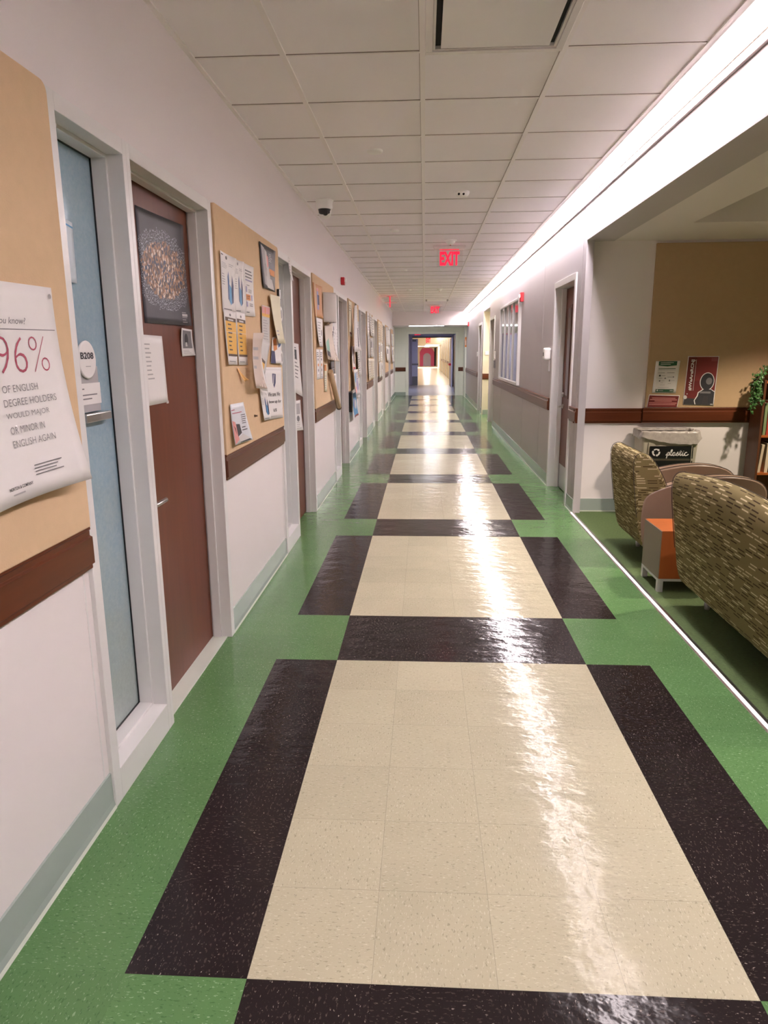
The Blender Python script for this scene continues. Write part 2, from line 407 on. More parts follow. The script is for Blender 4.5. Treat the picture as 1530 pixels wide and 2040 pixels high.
FR = {'L': (Vector((0, 1, 0)), Vector((1, 0, 0))), 'R': (Vector((0, -1, 0)), Vector((-1, 0, 0))), 'B': (Vector((1, 0, 0)), Vector((0, -1, 0)))}
def sheet(name, label, cat, wall, base, quad, prints=(), m=None, curl=(0, 0, 0, 0), bulge=0, gap=0.003, group=None, n=8, thick=0.0006, poly=None):
    """a paper on a wall. quad = tl,tr,bl,br as (along, z); curl = lift of bl,br,tl,tr; prints drawn into the same sheet"""
    m = m or paper_m
    if len(quad) == 4 and not isinstance(quad[0], tuple):
        a0, a1, z0, z1 = quad; quad = ((a0, z1), (a1, z1), (a0, z0), (a1, z0))
    tl, tr, bl, br = quad
    right, nrm = FR[wall]
    org = Vector((base, 0, 0)) if wall in 'LR' else Vector((0, base, 0))
    sgn = 1 if wall in 'LB' else -1
    def mp(u, v, e):
        a = (bl[0]*(1-u)+br[0]*u)*(1-v) + (tl[0]*(1-u)+tr[0]*u)*v
        z = (bl[1]*(1-u)+br[1]*u)*(1-v) + (tl[1]*(1-u)+tr[1]*u)*v
        d = gap + curl[0]*((1-u)*(1-v))**2 + curl[1]*(u*(1-v))**2 + curl[2]*((1-u)*v)**2 + curl[3]*(u*v)**2 + bulge*4*u*(1-u)
        return org + right*(a*sgn) + Vector((0, 0, z)) + nrm*(d+e)
    mb = MB()
    for e, flip in ((0, False), (-thick, True)):
        i0 = mb.add([mp(i/n, j/n, e) for j in range(n+1) for i in range(n+1)])
        for j in range(n):
            for i in range(n):
                q = [i0+j*(n+1)+i, i0+j*(n+1)+i+1, i0+(j+1)*(n+1)+i+1, i0+(j+1)*(n+1)+i]
                uv = [(i/n, j/n), ((i+1)/n, j/n), ((i+1)/n, (j+1)/n), (i/n, (j+1)/n)]
                if flip: q.reverse(); uv.reverse()
                mb.face(q, m, uv=uv, sm=True)
    N = (n+1)**2
    edge = [i for i in range(n+1)] + [j*(n+1)+n for j in range(1, n+1)] + [n*(n+1)+i for i in range(n-1, -1, -1)] + [j*(n+1) for j in range(n-1, 0, -1)]
    for a, b in zip(edge, edge[1:]+edge[:1]): mb.face((a, N+a, N+b, b), m, uv=[(0, 0)]*4)
    lv = 0.0003
    def grid(u0, v0, u1, v1, pm, lv, k=4):
        i0 = mb.add([mp(u0+(u1-u0)*i/k, v0+(v1-v0)*j/k, lv) for j in range(k+1) for i in range(k+1)])
        for j in range(k):
            for i in range(k):
                mb.face([i0+j*(k+1)+i, i0+j*(k+1)+i+1, i0+(j+1)*(k+1)+i+1, i0+(j+1)*(k+1)+i], pm, uv=[(0, 0)]*4)
    for p in prints:
        lv += 0.00025
        if p[0] == 'r': grid(p[1], p[2], p[3], p[4], p[5], lv)
        elif p[0] == 'l':
            _, u0, v0, u1, v1, k, pm = p
            for q in range(k):
                vv = v1-(v1-v0)*(q+0.5)/k; hh = (v1-v0)/k*0.16
                grid(u0, vv-hh, u0+(u1-u0)*rnd.uniform(0.6, 1), vv+hh, pm, lv, 2)
        elif p[0] == 't':
            _, s_, u0, v0, u1, v1, pm = p[:7]; thin = p[7] if len(p) > 7 else 0; sh = p[8] if len(p) > 8 else 0; rot = p[9] if len(p) > 9 else False
            vs, fs = text_geo(s_, thin, sh)
            if rot: i0 = mb.add([mp(u1-y*(u1-u0), v0+x*(v1-v0), lv) for x, y in vs])
            else: i0 = mb.add([mp(u0+x*(u1-u0), v0+y*(v1-v0), lv) for x, y in vs])
            for f in fs: mb.face([i0+k for k in f], pm, uv=[(0, 0)]*len(f))
        elif p[0] == 'p':
            i0 = mb.add([mp(u, v, lv) for u, v in p[1]]); mb.face([i0+k for k in range(len(p[1]))], p[2], uv=[(0, 0)]*len(p[1]))
        elif p[0] == 'e':
            _, cu, cv, ru, rv, pm = p
            i0 = mb.add([mp(cu+ru*math.cos(2*math.pi*k/24), cv+rv*math.sin(2*math.pi*k/24), lv) for k in range(24)])
            mb.face([i0+k for k in range(24)], pm, uv=[(0, 0)]*24)
        elif p[0] == 'ring':
            _, cu, cv, ru, rv, w, pm = p
            i0 = mb.add([mp(cu+(ru-w*q)*math.cos(2*math.pi*k/24), cv+(rv-w*q)*math.sin(2*math.pi*k/24), lv) for q in (0, 1) for k in range(24)])
            for k in range(24): mb.face((i0+k, i0+(k+1) % 24, i0+24+(k+1) % 24, i0+24+k), pm, uv=[(0, 0)]*4)
    o = mb.build(name)
    return tag(o, label, cat, group)

# ---------------------------------------------------------------- structure
XL, XR, XF = -1.04, 1.405, -1.025
YB, YE = -5.0, 25.4
CH, GZ = 2.761, 2.765
END_BULK = 23.4
U0, UP, UW = 2.04, 3.055, 1.515     # left wall: frame units every 10 ft

# floor of coloured tiles, one face per tile group
fb = MB()
jmin, jmax = -21, 78
def yrow(j): return TY0 + j*TILE
xl_edges = [XL] + [TX0 - TILE, TX0]
def frow(j, x0, x1, m):
    y0, y1 = max(YB, yrow(j)), min(YE, yrow(j+1))
    if y1 > y0: fb.quad((x0, y0, 0), (x1, y0, 0), (x1, y1, 0), (x0, y1, 0), m)
for j in range(jmin, jmax+2):
    r = j % 8
    frow(j, XL-0.2, TX0-TILE, green_t)
    frow(j, TX0-TILE, TX0, dark_t if r < 6 else green_t)
    for i in range(4): frow(j, TX0+i*TILE, TX0+(i+1)*TILE, cream_t if r < 6 else dark_t)
    frow(j, TX0+4*TILE, TX0+5*TILE, dark_t if r < 6 else green_t)
    frow(j, TX0+5*TILE, XR+(0 if yrow(j) < 6.5 else 1.2), green_t)
struct('floor', fb)
struct('floor_carpet', MB().box(XR, 5.2, -2.0, 6.9, -0.03, 0.001, carpet_m))
struct('floor_vestibule', MB().box(-1.3, 1.7, YE, 33.6, -0.03, 0.0, grey_t))
struct('floor_far', MB().box(-1.3, 1.7, 33.6, 84, -0.03, 0.0, creamfloor))

# ceiling: tiles plus exposed grid
TEX, TEY = -0.0158, 3.4299
cb = MB().box(XL-0.1, 1.215, YB, END_BULK, GZ, GZ+0.05, ctile_m)
struct('ceiling', cb)
shade_m = mat('grid shade line', (0.24, 0.19, 0.16), 0.7)  # brown strips beside the tees paint their shade line
gb = MB(); xs = [TEX+k*0.6096 for k in (-1, 0, 1)]
for x in xs:
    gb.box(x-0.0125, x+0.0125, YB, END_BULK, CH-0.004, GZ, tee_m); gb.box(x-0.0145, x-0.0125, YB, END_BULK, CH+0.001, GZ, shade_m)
gb.box(XL, XL+0.022, YB, END_BULK, CH-0.004, GZ, tee_m)
gb.box(1.19, 1.215, YB, END_BULK, CH-0.004, GZ, tee_m)
struct('trim_1', gb)
gb = MB()
k = -13
while TEY + k*0.6096 < END_BULK:
    y = TEY+k*0.6096
    e = [XL+0.022]+[v for x in xs for v in (x-0.0125, x+0.0125)]+[1.19]
    for a, b in zip(e[::2], e[1::2]): gb.box(a, b, y-0.008, y+0.008, CH-0.001, GZ, tee_m)
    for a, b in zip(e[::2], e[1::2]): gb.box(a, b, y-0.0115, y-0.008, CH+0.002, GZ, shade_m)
    k += 1
struct('trim_2', gb)

# left wall with openings
lw = MB(); ys = YB
for k in range(7):
    y0 = U0+k*UP
    lw.box(XL-0.22, XL, ys, y0, 0, 2.2, wall_m); ys = y0+UW
lw.box(XL-0.22, XL, ys, YE, 0, 2.2, wall_m)
lw.box(XL-0.22, XL, YB, YE, 2.2, 2.95, wall_m)
for k in range(7):   # thin wall-covering joints beside every frame
    y0 = U0+k*UP
    for yy in (y0-0.035, y0+UW+0.035): lw.box(XL, XL+0.0012, yy-0.004, yy+0.004, 0.12, 0.84, frame_m)
struct('wall_left', lw)
struct('wall_behind', MB().box(XL-0.2, 5.3, YB-0.2, YB, 0, 2.95, wall_m))

# right wall
rw = MB()
segs = [(6.57, 6.89, 0, 2.43), (6.89, 7.99, 2.2, 2.43), (7.99, 14.6, 0, 2.43), (14.6, 15.62, 2.2, 2.43), (15.62, 15.8, 0, 2.43),
        (17.5, 17.8, 0, 2.43), (17.8, 18.82, 2.2, 2.43), (18.82, YE, 0, 2.43)]
for a, b, z0, z1 in segs: rw.box(XR, XR+0.25 if a > 6.6 else XR+0.065, a, b, z0, z1, wall_r)
rw.box(XR, XR+0.25, YB, YE, 2.43, 2.95, wall_r)
for yy in (6.70, 8.75, 10.27, 13.18): 
    rw.box(XR-0.0012, XR, yy-0.004, yy+0.004, 0.12, 0.84, inkl)
for yy in (6.70, 8.75): rw.box(XR-0.0012, XR, yy-0.003, yy+0.003, 0.97, 2.75, inkl)
struct('wall_right', rw)
ab = MB()   # recess past the display window
ab.box(XR+0.001, 3.0, 17.49, 17.6, 0, 2.429, wall_cream); ab.box(XR+0.001, 3.0, 15.7, 15.81, 0, 2.5, wall_cream)
ab.box(3.0, 3.1, 15.7, 17.6, 0, 2.5, wall_cream); ab.box(XR+0.25, 3.1, 15.7, 17.6, 2.44, 2.5, wall_m)
ab.box(XR, 3.0, 15.8, 17.5, -0.02, 0.0005, green_t)
struct('wall_recess', ab)

# lounge
lb = MB()
lb.box(XR+0.065, 5.2, 6.65, 6.85, 0, 2.43, wall_m)
struct('wall_lounge_far', lb)
loungeb_m = mat('bounce cutting lounge wall', (0.30, 0.22, 0.15), 0.7)  # unseen lounge walls coloured dark to cut the bounced light
struct('wall_lounge_right', MB().box(5.2, 5.4, -2.2, 6.85, 0, 2.95, loungeb_m))
struct('wall_lounge_near', MB().box(XR, 5.3, -2.2, -2.0, 0, 2.95, loungeb_m))
sb = MB()
sb.box(XR+0.25, 2.02, -2.0, 6.85, 2.43, 2.95, wall_m); sb.box(2.02, 5.2, 5.78, 6.85, 2.43, 2.95, wall_m)
sb.box(2.02, 5.2, -2.0, 5.78, 2.78, 2.95, wall_m)
struct('ceiling_lounge', sb)

# end of the corridor: bulkhead, soffit, framed opening
eb = MB()
eb.box(XL, XR, END_BULK, END_BULK+0.1, 2.34, 2.95, wall_m); eb.box(XL, XR, END_BULK+0.1, YE, 2.34, 2.42, wall_m)
struct('ceiling_bulkhead', eb)
wb = MB()
wb.box(XL-0.1, -0.66, YE, YE+0.15, 0, 2.34, wall_end); wb.box(1.19, XR+0.1, YE, YE+0.15, 0, 2.34, wall_end); wb.box(-0.66, 1.19, YE, YE+0.15, 2.2, 2.34, wall_end)
wb.box(1.36, XR, 24.3, YE, 0, 2.34, wall_end)
struct('wall_end', wb)
ob = MB()
ob.box(-0.66, -0.56, YE-0.03, YE+0.18, 0, 2.2, wall_end); ob.box(1.09, 1.19, YE-0.03, YE+0.18, 0, 2.2, wall_end); ob.box(-0.56, 1.09, YE-0.03, YE+0.18, 2.12, 2.2, wall_end)
struct('trim_3', ob, bevel=0.005)
vb = MB()
vb.box(-0.9, -0.7, YE+0.15, 33.4, 0, 2.6, wall_lav); vb.box(1.32, 1.5, YE+0.15, 33.4, 0, 2.6, wall_lav); vb.box(-0.9, 1.5, YE+0.15, 33.4, 2.4, 2.6, wall_lav)
struct('wall_vestibule', vb)
hb = MB()
hb.box(-0.9, -0.56, 33.4, 33.6, 0, 2.6, wall_lav); hb.box(1.24, 1.5, 33.4, 33.6, 0, 2.6, wall_lav); hb.box(-0.56, 1.24, 33.4, 33.6, 2.18, 2.6, wall_lav)
hb.box(-0.56, 1.24, 33.36, 33.42, 2.15, 2.19, gap_m)
struct('trim_4', hb)
fbm = MB()
fbm.box(-1.2, -1.0, 33.6, 84, 0, 2.8, wall_cream); fbm.box(1.41, 1.6, 33.6, 84, 0, 2.8, wall_cream)
for yy in (36, 40, 44.5, 49, 54, 59): fbm.box(1.36, 1.41, yy, yy+0.25, 0, 2.3, frame_m)
fbm.box(1.37, 1.41, 34, 60, 0.85, 0.97, rail_m); fbm.box(-1.0, -0.96, 34, 60, 0.85, 0.97, rail_m)
fbm.box(-1.0, -0.62, 60, 60.2, 0, 2.8, wall_cream); fbm.box(1.3, 1.41, 60, 60.2, 0, 2.8, wall_cream)
struct('wall_far_corridor', fbm)
cf = MB(); cf.box(-1.2, 1.6, 33.6, 60, 2.76, 2.8, ctile_m); cf.box(-1.2, 1.6, 60, 84, 2.1, 2.2, ctile_m); cf.box(-1.2, 1.6, 59.9, 60, 2.1, 2.8, wall_cream)
struct('ceiling_far', cf)
pw = MB(); pw.box(-1.2, 1.6, 82, 82.2, 0, 2.3, wall_cream)
pw.prism([(-0.52, 0), (1.12, 0), (1.12, 1.55), (0.85, 1.98), (-0.25, 1.98), (-0.52, 1.55)], 'y', 81.97, 82.0, pink_m)
pw.prism([(-0.14, 0)]+[(0.72, 0)]+[(0.29+0.43*math.cos(a*math.pi/10), 1.0+0.43*math.sin(a*math.pi/10)) for a in range(11)], 'y', 81.93, 81.97, arch_m)
pw.box(1.12, 1.3, 81.9, 82, 0, 2.0, gap_m)
struct('wall_far_end', pw)

# baseboards
bb = MB()
for k in range(-1, 7):
    a = U0+k*UP+UW if k >= 0 else YB; b = U0+(k+1)*UP if k < 6 else YE
    bb.prism([(XL, 0.012), (XL+0.012, 0.010), (XL+0.007, 0.03), (XL+0.006, 0.128), (XL, 0.13)], 'y', a, b, base_m)
    bb.prism([(XL, 0), (XL+0.016, 0), (XL+0.012, 0.011), (XL, 0.012)], 'y', a, b, caulk_m)
bb.box(XL, -0.66, YE-0.012, YE, 0, 0.12, base_m)
struct('baseboard_left', bb)
bb = MB()
for a, b in ((6.57, 6.89), (7.99, 14.6), (15.62, 15.8), (17.5, 17.8), (18.82, YE)):
    bb.prism([(XR, 0.012), (XR, 0.13), (XR-0.006, 0.128), (XR-0.007, 0.03), (XR-0.012, 0.010)], 'y', a, b, base_m)
    bb.prism([(XR, 0), (XR, 0.012), (XR-0.012, 0.011), (XR-0.016, 0)], 'y', a, b, caulk_m)
bb.box(XR+0.02, 1.9, 17.478, 17.49, 0, 0.11, base_m)
struct('baseboard_right', bb)
bb = MB(); bb.box(XR+0.065, 5.2, 6.64, 6.65, 0.012, 0.125, base_m); bb.box(XR+0.065, 5.2, 6.636, 6.65, 0, 0.012, caulk_m)
struct('baseboard_lounge', bb)

# wooden chair rails
def rail_prof(x, s):   # s = +1 protrudes to +x
    return [(x, 0.845), (x+s*0.020, 0.845), (x+s*0.020, 0.858), (x+s*0.028, 0.862), (x+s*0.028, 0.945), (x+s*0.020, 0.949), (x+s*0.020, 0.965), (x+s*0.024, 0.968), (x+s*0.022, 0.98), (x, 0.98)]
def rail_left(n, a, b): struct('trim_%d' % n, MB().prism(rail_prof(XL, 1), 'y', a, b, rail_m), bevel=0.0015)
tn = 5
for k in range(-1, 7):
    a = U0+k*UP+UW+0.005; b = U0+(k+1)*UP-0.005 if k < 6 else 23.35
    if k == 2: continue
    rail_left(tn, a, b); tn += 1
for a, b in ((6.57, 6.885), (8.07, 14.55), (18.9, 24.3)):
    struct('trim_%d' % tn, MB().prism(rail_prof(XR, -1), 'y', a, b, rail_m), bevel=0.0015); tn += 1
struct('trim_%d' % tn, MB().prism(rail_prof(0, 1), 'x', 0, 0, railx_m)) if False else None
def rail_y(n, x0, x1, y, dz=0):   # rail on a wall that faces -y
    p = [(y-(px), pz+dz) for px, pz in rail_prof(0, 1)]
    struct('trim_%d' % n, MB().prism(p, 'x', x0, x1, railx_m), bevel=0.0015)
rail_y(tn, XR-0.027, 2.0, 6.65, -0.005); tn += 1
rail_y(tn, 2.0, 5.2, 6.632, 0.0); tn += 1
rail_y(tn, XL+0.02, -0.66, YE); tn += 1
rail_y(tn, 1.19, 1.36, YE); tn += 1
rail_y(tn, XR+0.0, 2.2, 17.49); tn += 1
# carpet edging
struct('trim_%d' % tn, MB().prism([(XR-0.032, 0.0), (XR-0.026, 0.007), (XR-0.010, 0.012), (XR+0.008, 0.009), (XR+0.018, 0.0)], 'y', -2.0, 6.57, steel_m)); tn += 1

# ---------------------------------------------------------------- doors and sidelights of the left wall
def lever(parent, x, y, z, s, d, name='lever_handle'):
    """s: side the lever sticks out to in x; d: direction of the grip along y"""
    h = MB(); h.lathe([(0.027, x), (0.027, x+s*0.006), (0.012, x+s*0.010), (0.012, x+s*0.045)], y, z, steel_m, 20, 'x')
    h.tube([(x+s*0.045, y, z), (x+s*0.055, y+d*0.02, z), (x+s*0.056, y+d*0.12, z+0.002)], 0.0095, steel_m, 10)
    o = h.build(name, parent); o['label'] = 'metal lever handle'; return o

def side_unit(k):
    y0 = U0+k*UP
    w = struct_root('window_%d' % (k+1), (XL, y0, 0))
    f = MB()
    f.box(-1.22, XF, y0, y0+0.05, 0, 2.2, frame_m); f.box(-1.22, XF, y0+0.50, y0+0.53, 0, 2.2, frame_m)
    f.box(-1.22, XF, y0+0.05, y0+0.50, 2.15, 2.2, frame_m); f.box(-1.22, XF, y0+0.05, y0+0.50, 0, 0.115, frame_m)
    f.box(-1.20, -1.08, y0+0.05, y0+0.063, 0.115, 2.15, frame_m); f.box(-1.20, -1.08, y0+0.487, y0+0.50, 0.115, 2.15, frame_m)
    f.box(-1.20, -1.08, y0+0.063, y0+0.487, 2.137, 2.15, frame_m); f.box(-1.20, -1.08, y0+0.063, y0+0.487, 0.115, 0.128, frame_m)
    f.build('window_frame', w, bevel=0.0018)
    g = MB().box(-1.142, -1.136, y0+0.063, y0+0.487, 0.128, 2.137, film_blue if k in (0,) else film_grey); go = g.build('glass_pane', w)
    g = MB()
    for a, b, c, d in ((y0+0.063, y0+0.067, 0.128, 2.137), (y0+0.483, y0+0.487, 0.128, 2.137), (y0+0.067, y0+0.483, 0.128, 0.132), (y0+0.067, y0+0.483, 2.133, 2.137)):
        g.box(-1.136, -1.131, a, b, c, d, black_m)
    g.build('glazing_gasket', w)
    d = struct_root('door_%d' % (k+1), (XL, y0+0.53, 0))
    f = MB()
    f.box(-1.22, XF, y0+0.53, y0+0.56, 0, 2.2, frame_m); f.box(-1.22, XF, y0+1.46, y0+UW, 0, 2.2, frame_m); f.box(-1.22, XF, y0+0.56, y0+1.46, 2.15, 2.2, frame_m)
    f.box(-1.122, -1.08, y0+0.56, y0+0.572, 0, 2.15, frame_m); f.box(-1.122, -1.08, y0+1.448, y0+1.46, 0, 2.15, frame_m); f.box(-1.122, -1.08, y0+0.572, y0+1.448, 2.138, 2.15, frame_m)
    f.build('door_frame', d, bevel=0.0018)
    p = MB().box(-1.17, -1.128, y0+0.564, y0+1.453, 0.006, 2.144, door_m); p.build('door_panel', d, bevel=0.001)
    lever(d, -1.128, y0+0.66, 0.895, 1, 1)
    if k == 0:
        s_ = MB().box(-1.15, -1.05, y0+0.56, y0+1.46, 0, 0.005, caulk_m); s_.build('threshold', d)
for k in range(7): side_unit(k)

# right-hand doors
def right_door(n, a, b, lite):
    d = struct_root('door_%d' % n, (XR, a, 0))
    f = MB(); fx = XR-0.015
    f.box(fx, XR+0.2, a, a+0.055, 0, 2.2, frame_m); f.box(fx, XR+0.2, b-0.055, b, 0, 2.2, frame_m); f.box(fx, XR+0.2, a+0.055, b-0.055, 2.14, 2.2, frame_m)
    f.box(XR+0.06, XR+0.105, a+0.055, a+0.068, 0, 2.14, frame_m); f.box(XR+0.06, XR+0.105, b-0.068, b-0.055, 0, 2.14, frame_m)
    f.build('door_frame', d, bevel=0.0018)
    px = XR+0.11
    MB().box(px, px+0.044, a+0.06, b-0.06, 0.008, 2.135, door_m).build('door_panel', d, bevel=0.001)
    if lite:
        l = MB(); l.box(px-0.006, px, b-0.40, b-0.21, 1.0, 1.96, case_w); lo = l.build('lite_frame', d)
        MB().box(px-0.009, px-0.006, b-0.375, b-0.235, 1.03, 1.93, lite_m).build('glass_lite', lo)
        MB().box(px-0.002, px, a+0.09, b-0.08, 0.01, 0.27, steel_m).build('kick_plate', d)
        MB().lathe([(0.026, px), (0.026, px-0.012), (0.012, px-0.02)], b-0.13, 1.03, steel_m, 20, 'x').build('deadbolt', d)
    lever(d, px, b-0.13, 0.905, -1, -1)
right_door(8, 6.89, 7.99, True); right_door(9, 14.6, 15.62, False); right_door(10, 17.8, 18.82, False)

# vestibule doors held open
d = struct_root('door_11', (1.2, 26.0, 0))
MB().box(1.13, 1.18, 25.75, 27.6, 0.01, 2.1, mat('dark navy door', (0.012, 0.012, 0.02), 0.3)).build('door_panel', d)
d = struct_root('door_12', (-0.5, 33.0, 0))
dl = MB(); dl.box(-0.57, -0.30, 33.0, 33.05, 0.01, 2.1, mat('lavender steel door', (0.55, 0.54, 0.68), 0.35)); dl.build('door_panel', d)
MB().box(-0.56, -0.31, 32.99, 33.0, 0.02, 0.42, inkg).build('kick_plate', d)
MB().box(-0.57, -0.28, 32.93, 32.99, 0.93, 1.0, inkg).build('panic_bar', d)
MB().box(-0.55, -0.38, 32.95, 33.0, 1.98, 2.06, inkg).build('door_closer', d)
d = struct_root('door_13', (1.2, 32.0, 0))
MB().box(1.16, 1.21, 31.2, 33.3, 0.01, 2.1, mat('lavender steel leaf', (0.5, 0.49, 0.62), 0.35)).build('door_panel', d)
MB().box(1.07, 1.16, 31.5, 33.0, 0.93, 1.02, redp).build('panic_bar', d)

# ---------------------------------------------------------------- lights that the place has
lt = thing('perimeter_light', 'long white linear light recessed along the right edge of the ceiling', 'ceiling light', (1.31, 9, 2.76))
hs = MB()
hs.box(1.215, 1.385, YB, END_BULK, 2.84, 2.86, white_m); hs.box(1.213, 1.223, YB, END_BULK, 2.757, 2.84, white_m); hs.box(1.378, 1.385, YB, END_BULK, 2.765, 2.84, white_m)
hs.build('light_housing', lt)
MB().box(1.385, 1.405, YB, END_BULK, 2.722, 2.765, mat('shade darkened flange', (0.30, 0.25, 0.23), 0.5)).build('wall_flange', lt)  # flange coloured dark for the shade on its underside
tints = [(1, 0.87, 0.89), (1, 0.88, 0.91), (0.98, 0.88, 0.96), (1, 0.87, 0.89), (0.99, 0.88, 0.92), (0.96, 0.88, 0.98), (1, 0.88, 0.78), (1, 0.84, 0.72)]
lens_m = [mat_emit('lens %d' % i, t, LENS_POWER*(1.0 if i < 6 else 0.8)) for i, t in enumerate(tints)]
seq = {8: 6, 9: 7, 10: 2, 11: 5, 12: 6, 13: 0}
k = 0; y = YB+0.1
while y+1.2 < END_BULK:
    ph = (y-3.35)/1.225; kk = int(round(ph))
    MB().box(1.282, 1.376, y, y+1.175, 2.798, 2.806, lens_m[seq.get(kk, kk % 4)]).build('light_lens', lt)
    y += 1.225
MB().box(1.223, 1.378, YB, END_BULK, 2.807, 2.812, white_m).build('reflector', lt)
# end soffit light and the one in the recess
t_ = thing('soffit_light', 'slim white linear light on the soffit above the far opening', 'ceiling light', (0.06, 23.62, 2.34))
MB().box(-0.5, 0.62, 23.56, 23.68, 2.325, 2.34, mat_emit('soffit lens', (0.98, 1.0, 0.94), 8)).build('light_lens', t_)
MB().box(-0.52, 0.64, 23.54, 23.70, 2.332, 2.3395, white_m).build('light_housing', t_)
t_ = thing('ceiling_panel_light', 'flat ceiling light inside the cream recess on the right', 'ceiling light', (2.2, 16.6, 2.44))
MB().box(1.9, 2.5, 16.3, 16.9, 2.425, 2.435, mat_emit('recess lens', (1, 0.93, 0.78), 7)).build('light_lens', t_)
MB().box(1.87, 2.53, 16.27, 16.93, 2.43, 2.4395, white_m).build('light_housing', t_)
t_ = thing('vestibule_light', 'dim ceiling light in the lavender vestibule beyond the opening', 'ceiling light', (0.3, 29, 2.4))
MB().box(0, 0.6, 28, 30, 2.385, 2.395, mat_emit('vestibule lens', (0.92, 0.92, 1), 3.5)).build('light_lens', t_)
t_ = thing('corridor_light', 'bright linear light along the ceiling of the far cream corridor', 'ceiling light', (1.2, 45, 2.76))
MB().box(1.1, 1.35, 34, 59.8, 2.74, 2.755, mat_emit('far lens', (1, 0.93, 0.84), 2.6)).build('light_lens', t_)
t_ = thing('bulkhead_light', 'short linear light under the bulkhead of the far cream corridor', 'ceiling light', (0.6, 60.5, 2.1))
MB().box(0.1, 1.2, 60.4, 60.9, 2.085, 2.095, mat_emit('far soffit lens', (1, 0.98, 0.85), 4)).build('light_lens', t_)
MB().box(0.0, 0.5, 70, 76, 2.085, 2.095, mat_emit('far end lens', (1, 0.95, 0.95), 8)).build('light_lens', t_)
# lounge downlights
for i, (lx, ly) in enumerate(((3.1, 5.05), (3.7, 3.0))):
    t_ = thing('recessed_downlight', ['round recessed downlight in the lounge ceiling nearest the bookcase', 'round recessed downlight in the lounge ceiling above the sofa'][i], 'ceiling light', (lx, ly, 2.78), None)
    MB().lathe([(0.085, 2.779), (0.085, 2.772), (0.07, 2.772), (0.07, 2.779)], lx, ly, white_m).build('trim_ring', t_)
    ld = bpy.data.lights.new('lamp', 'SPOT'); ld.energy = LOUNGE_POWER*(1 if i == 0 else 0.7); ld.spot_size = math.radians(LOUNGE_CONE); ld.spot_blend = 0.35; ld.shadow_soft_size = 0.05
    ld.color = (1, 0.83, 0.66)
    lo = bpy.data.objects.new('lamp', ld); C.objects.link(lo); lo.parent = t_; lo.location = (0, 0, -0.015)
    for kk in ('label',): lo[kk] = 'lamp of the downlight'

# ---------------------------------------------------------------- tackboards
tb_info = {-1: 'tan fabric tackboard nearest the viewer, holding the big white percentage poster',
           0: 'tan fabric tackboard between the first and second brown doors',
           1: 'tan fabric tackboard with a rolled poster, third along the left wall',
           2: 'tan tackboard hidden under a tall bundle of coloured sheets, without a wood rail',
           3: 'tan tackboard with three neat columns of papers, fifth along the left wall',
           4: 'tan tackboard with curling cream papers, sixth along the left wall',
           5: 'tan tackboard with pale papers, seventh along the left wall',
           6: 'tan tackboard at the far end of the left wall'}
for k in range(-1, 7):
    a = U0+k*UP+UW+0.005; b = U0+(k+1)*UP-0.005 if k < 6 else 23.35
    a = max(a, 0.5)
    z0 = 0.975; z1 = 2.2
    c = 0.03
    poly = [(a, z0), (b, z0)]+[(b-c+c*math.cos(t*math.pi/12), z1-c+c*math.sin(t*math.pi/12)) for t in range(7)]+[(a+c+c*math.cos(math.pi/2+t*math.pi/12), z1-c+c*math.sin(math.pi/2+t*math.pi/12)) for t in range(7)]
    o = MB().prism(poly, 'x', XL+0.0015, XL+0.026, tack_m).build('tackboard', bevel=0.005, seg=3)
    tag(o, tb_info[k], 'tackboard', 'tan fabric tackboards along the left wall')
o = MB().box(2.02, 5.15, 6.62, 6.6485, 0.98, 2.405, tackd_m).build('tackboard', bevel=0.006, seg=3)
tag(o, 'large tan fabric tackboard on the lounge wall above the waste bin', 'tackboard')
BX = XL+0.026   # front of the left tackboards

# ---------------------------------------------------------------- ceiling fittings
t_ = thing('air_diffuser', 'square metal air diffuser set in the ceiling nearest the viewer', 'air vent', (0.289, 3.125, CH))
fx0, fx1, fy0, fy1 = -0.003, 0.581, 2.833, 3.417
f = MB()
for ins, z in ((0.0, 2.751), (0.030, 2.757)):
    w = 0.030 if ins == 0 else 0.012
    f.box(fx0+ins, fx1-ins, fy0+ins, fy0+ins+w, z-0.008, z+0.0075, diff_m); f.box(fx0+ins, fx1-ins, fy1-ins-w, fy1-ins, z-0.008, z+0.0075, diff_m)
    f.box(fx0+ins, fx0+ins+w, fy0+ins+w, fy1-ins-w, z-0.008, z+0.0075, diff_m); f.box(fx1-ins-w, fx1-ins, fy0+ins+w, fy1-ins-w, z-0.008, z+0.0075, diff_m)
f.build('diffuser_frame', t_, bevel=0.002)
MB().box(fx0+0.065, fx1-0.065, fy0+0.065, fy1-0.068, 2.742, 2.745, diff_m).build('face_plate', t_, bevel=0.001)
MB().box(fx0+0.01, fx1-0.01, fy0+0.01, fy1-0.01, 2.7645, 2.7649, gap_m).build('throat_shade', t_)  # dark sheet paints the shade behind the face plate
g_ = 'round cover plates along the middle of the ceiling'
for i, (y, lab) in enumerate(((4.94, 'white round cover plate in the ceiling closest to the viewer'), (7.98, 'second white round cover plate along the ceiling, past the camera dome'), (11.69, 'third white round cover plate along the ceiling, left of the exit sign'), (15.3, 'fourth and farthest white round cover plate along the ceiling'))):
    o = MB().lathe([(0.052, GZ), (0.052, 2.756), (0.047, 2.748), (0.034, 2.7455), (0.012, 2.7445)], -0.328, y, white_m, 28).build('cover_plate'); tag(o, lab, 'cover plate', g_)
t_ = thing('smoke_detector', 'white round detector with two dark holes, nearest detector on the ceiling', 'detector', (0.297, 6.2, GZ))
MB().lathe([(0.062, GZ), (0.062, 2.750), (0.055, 2.738), (0.046, 2.727), (0.02, 2.722)], 0.297, 6.2, white_m, 32).build('detector_body', t_)
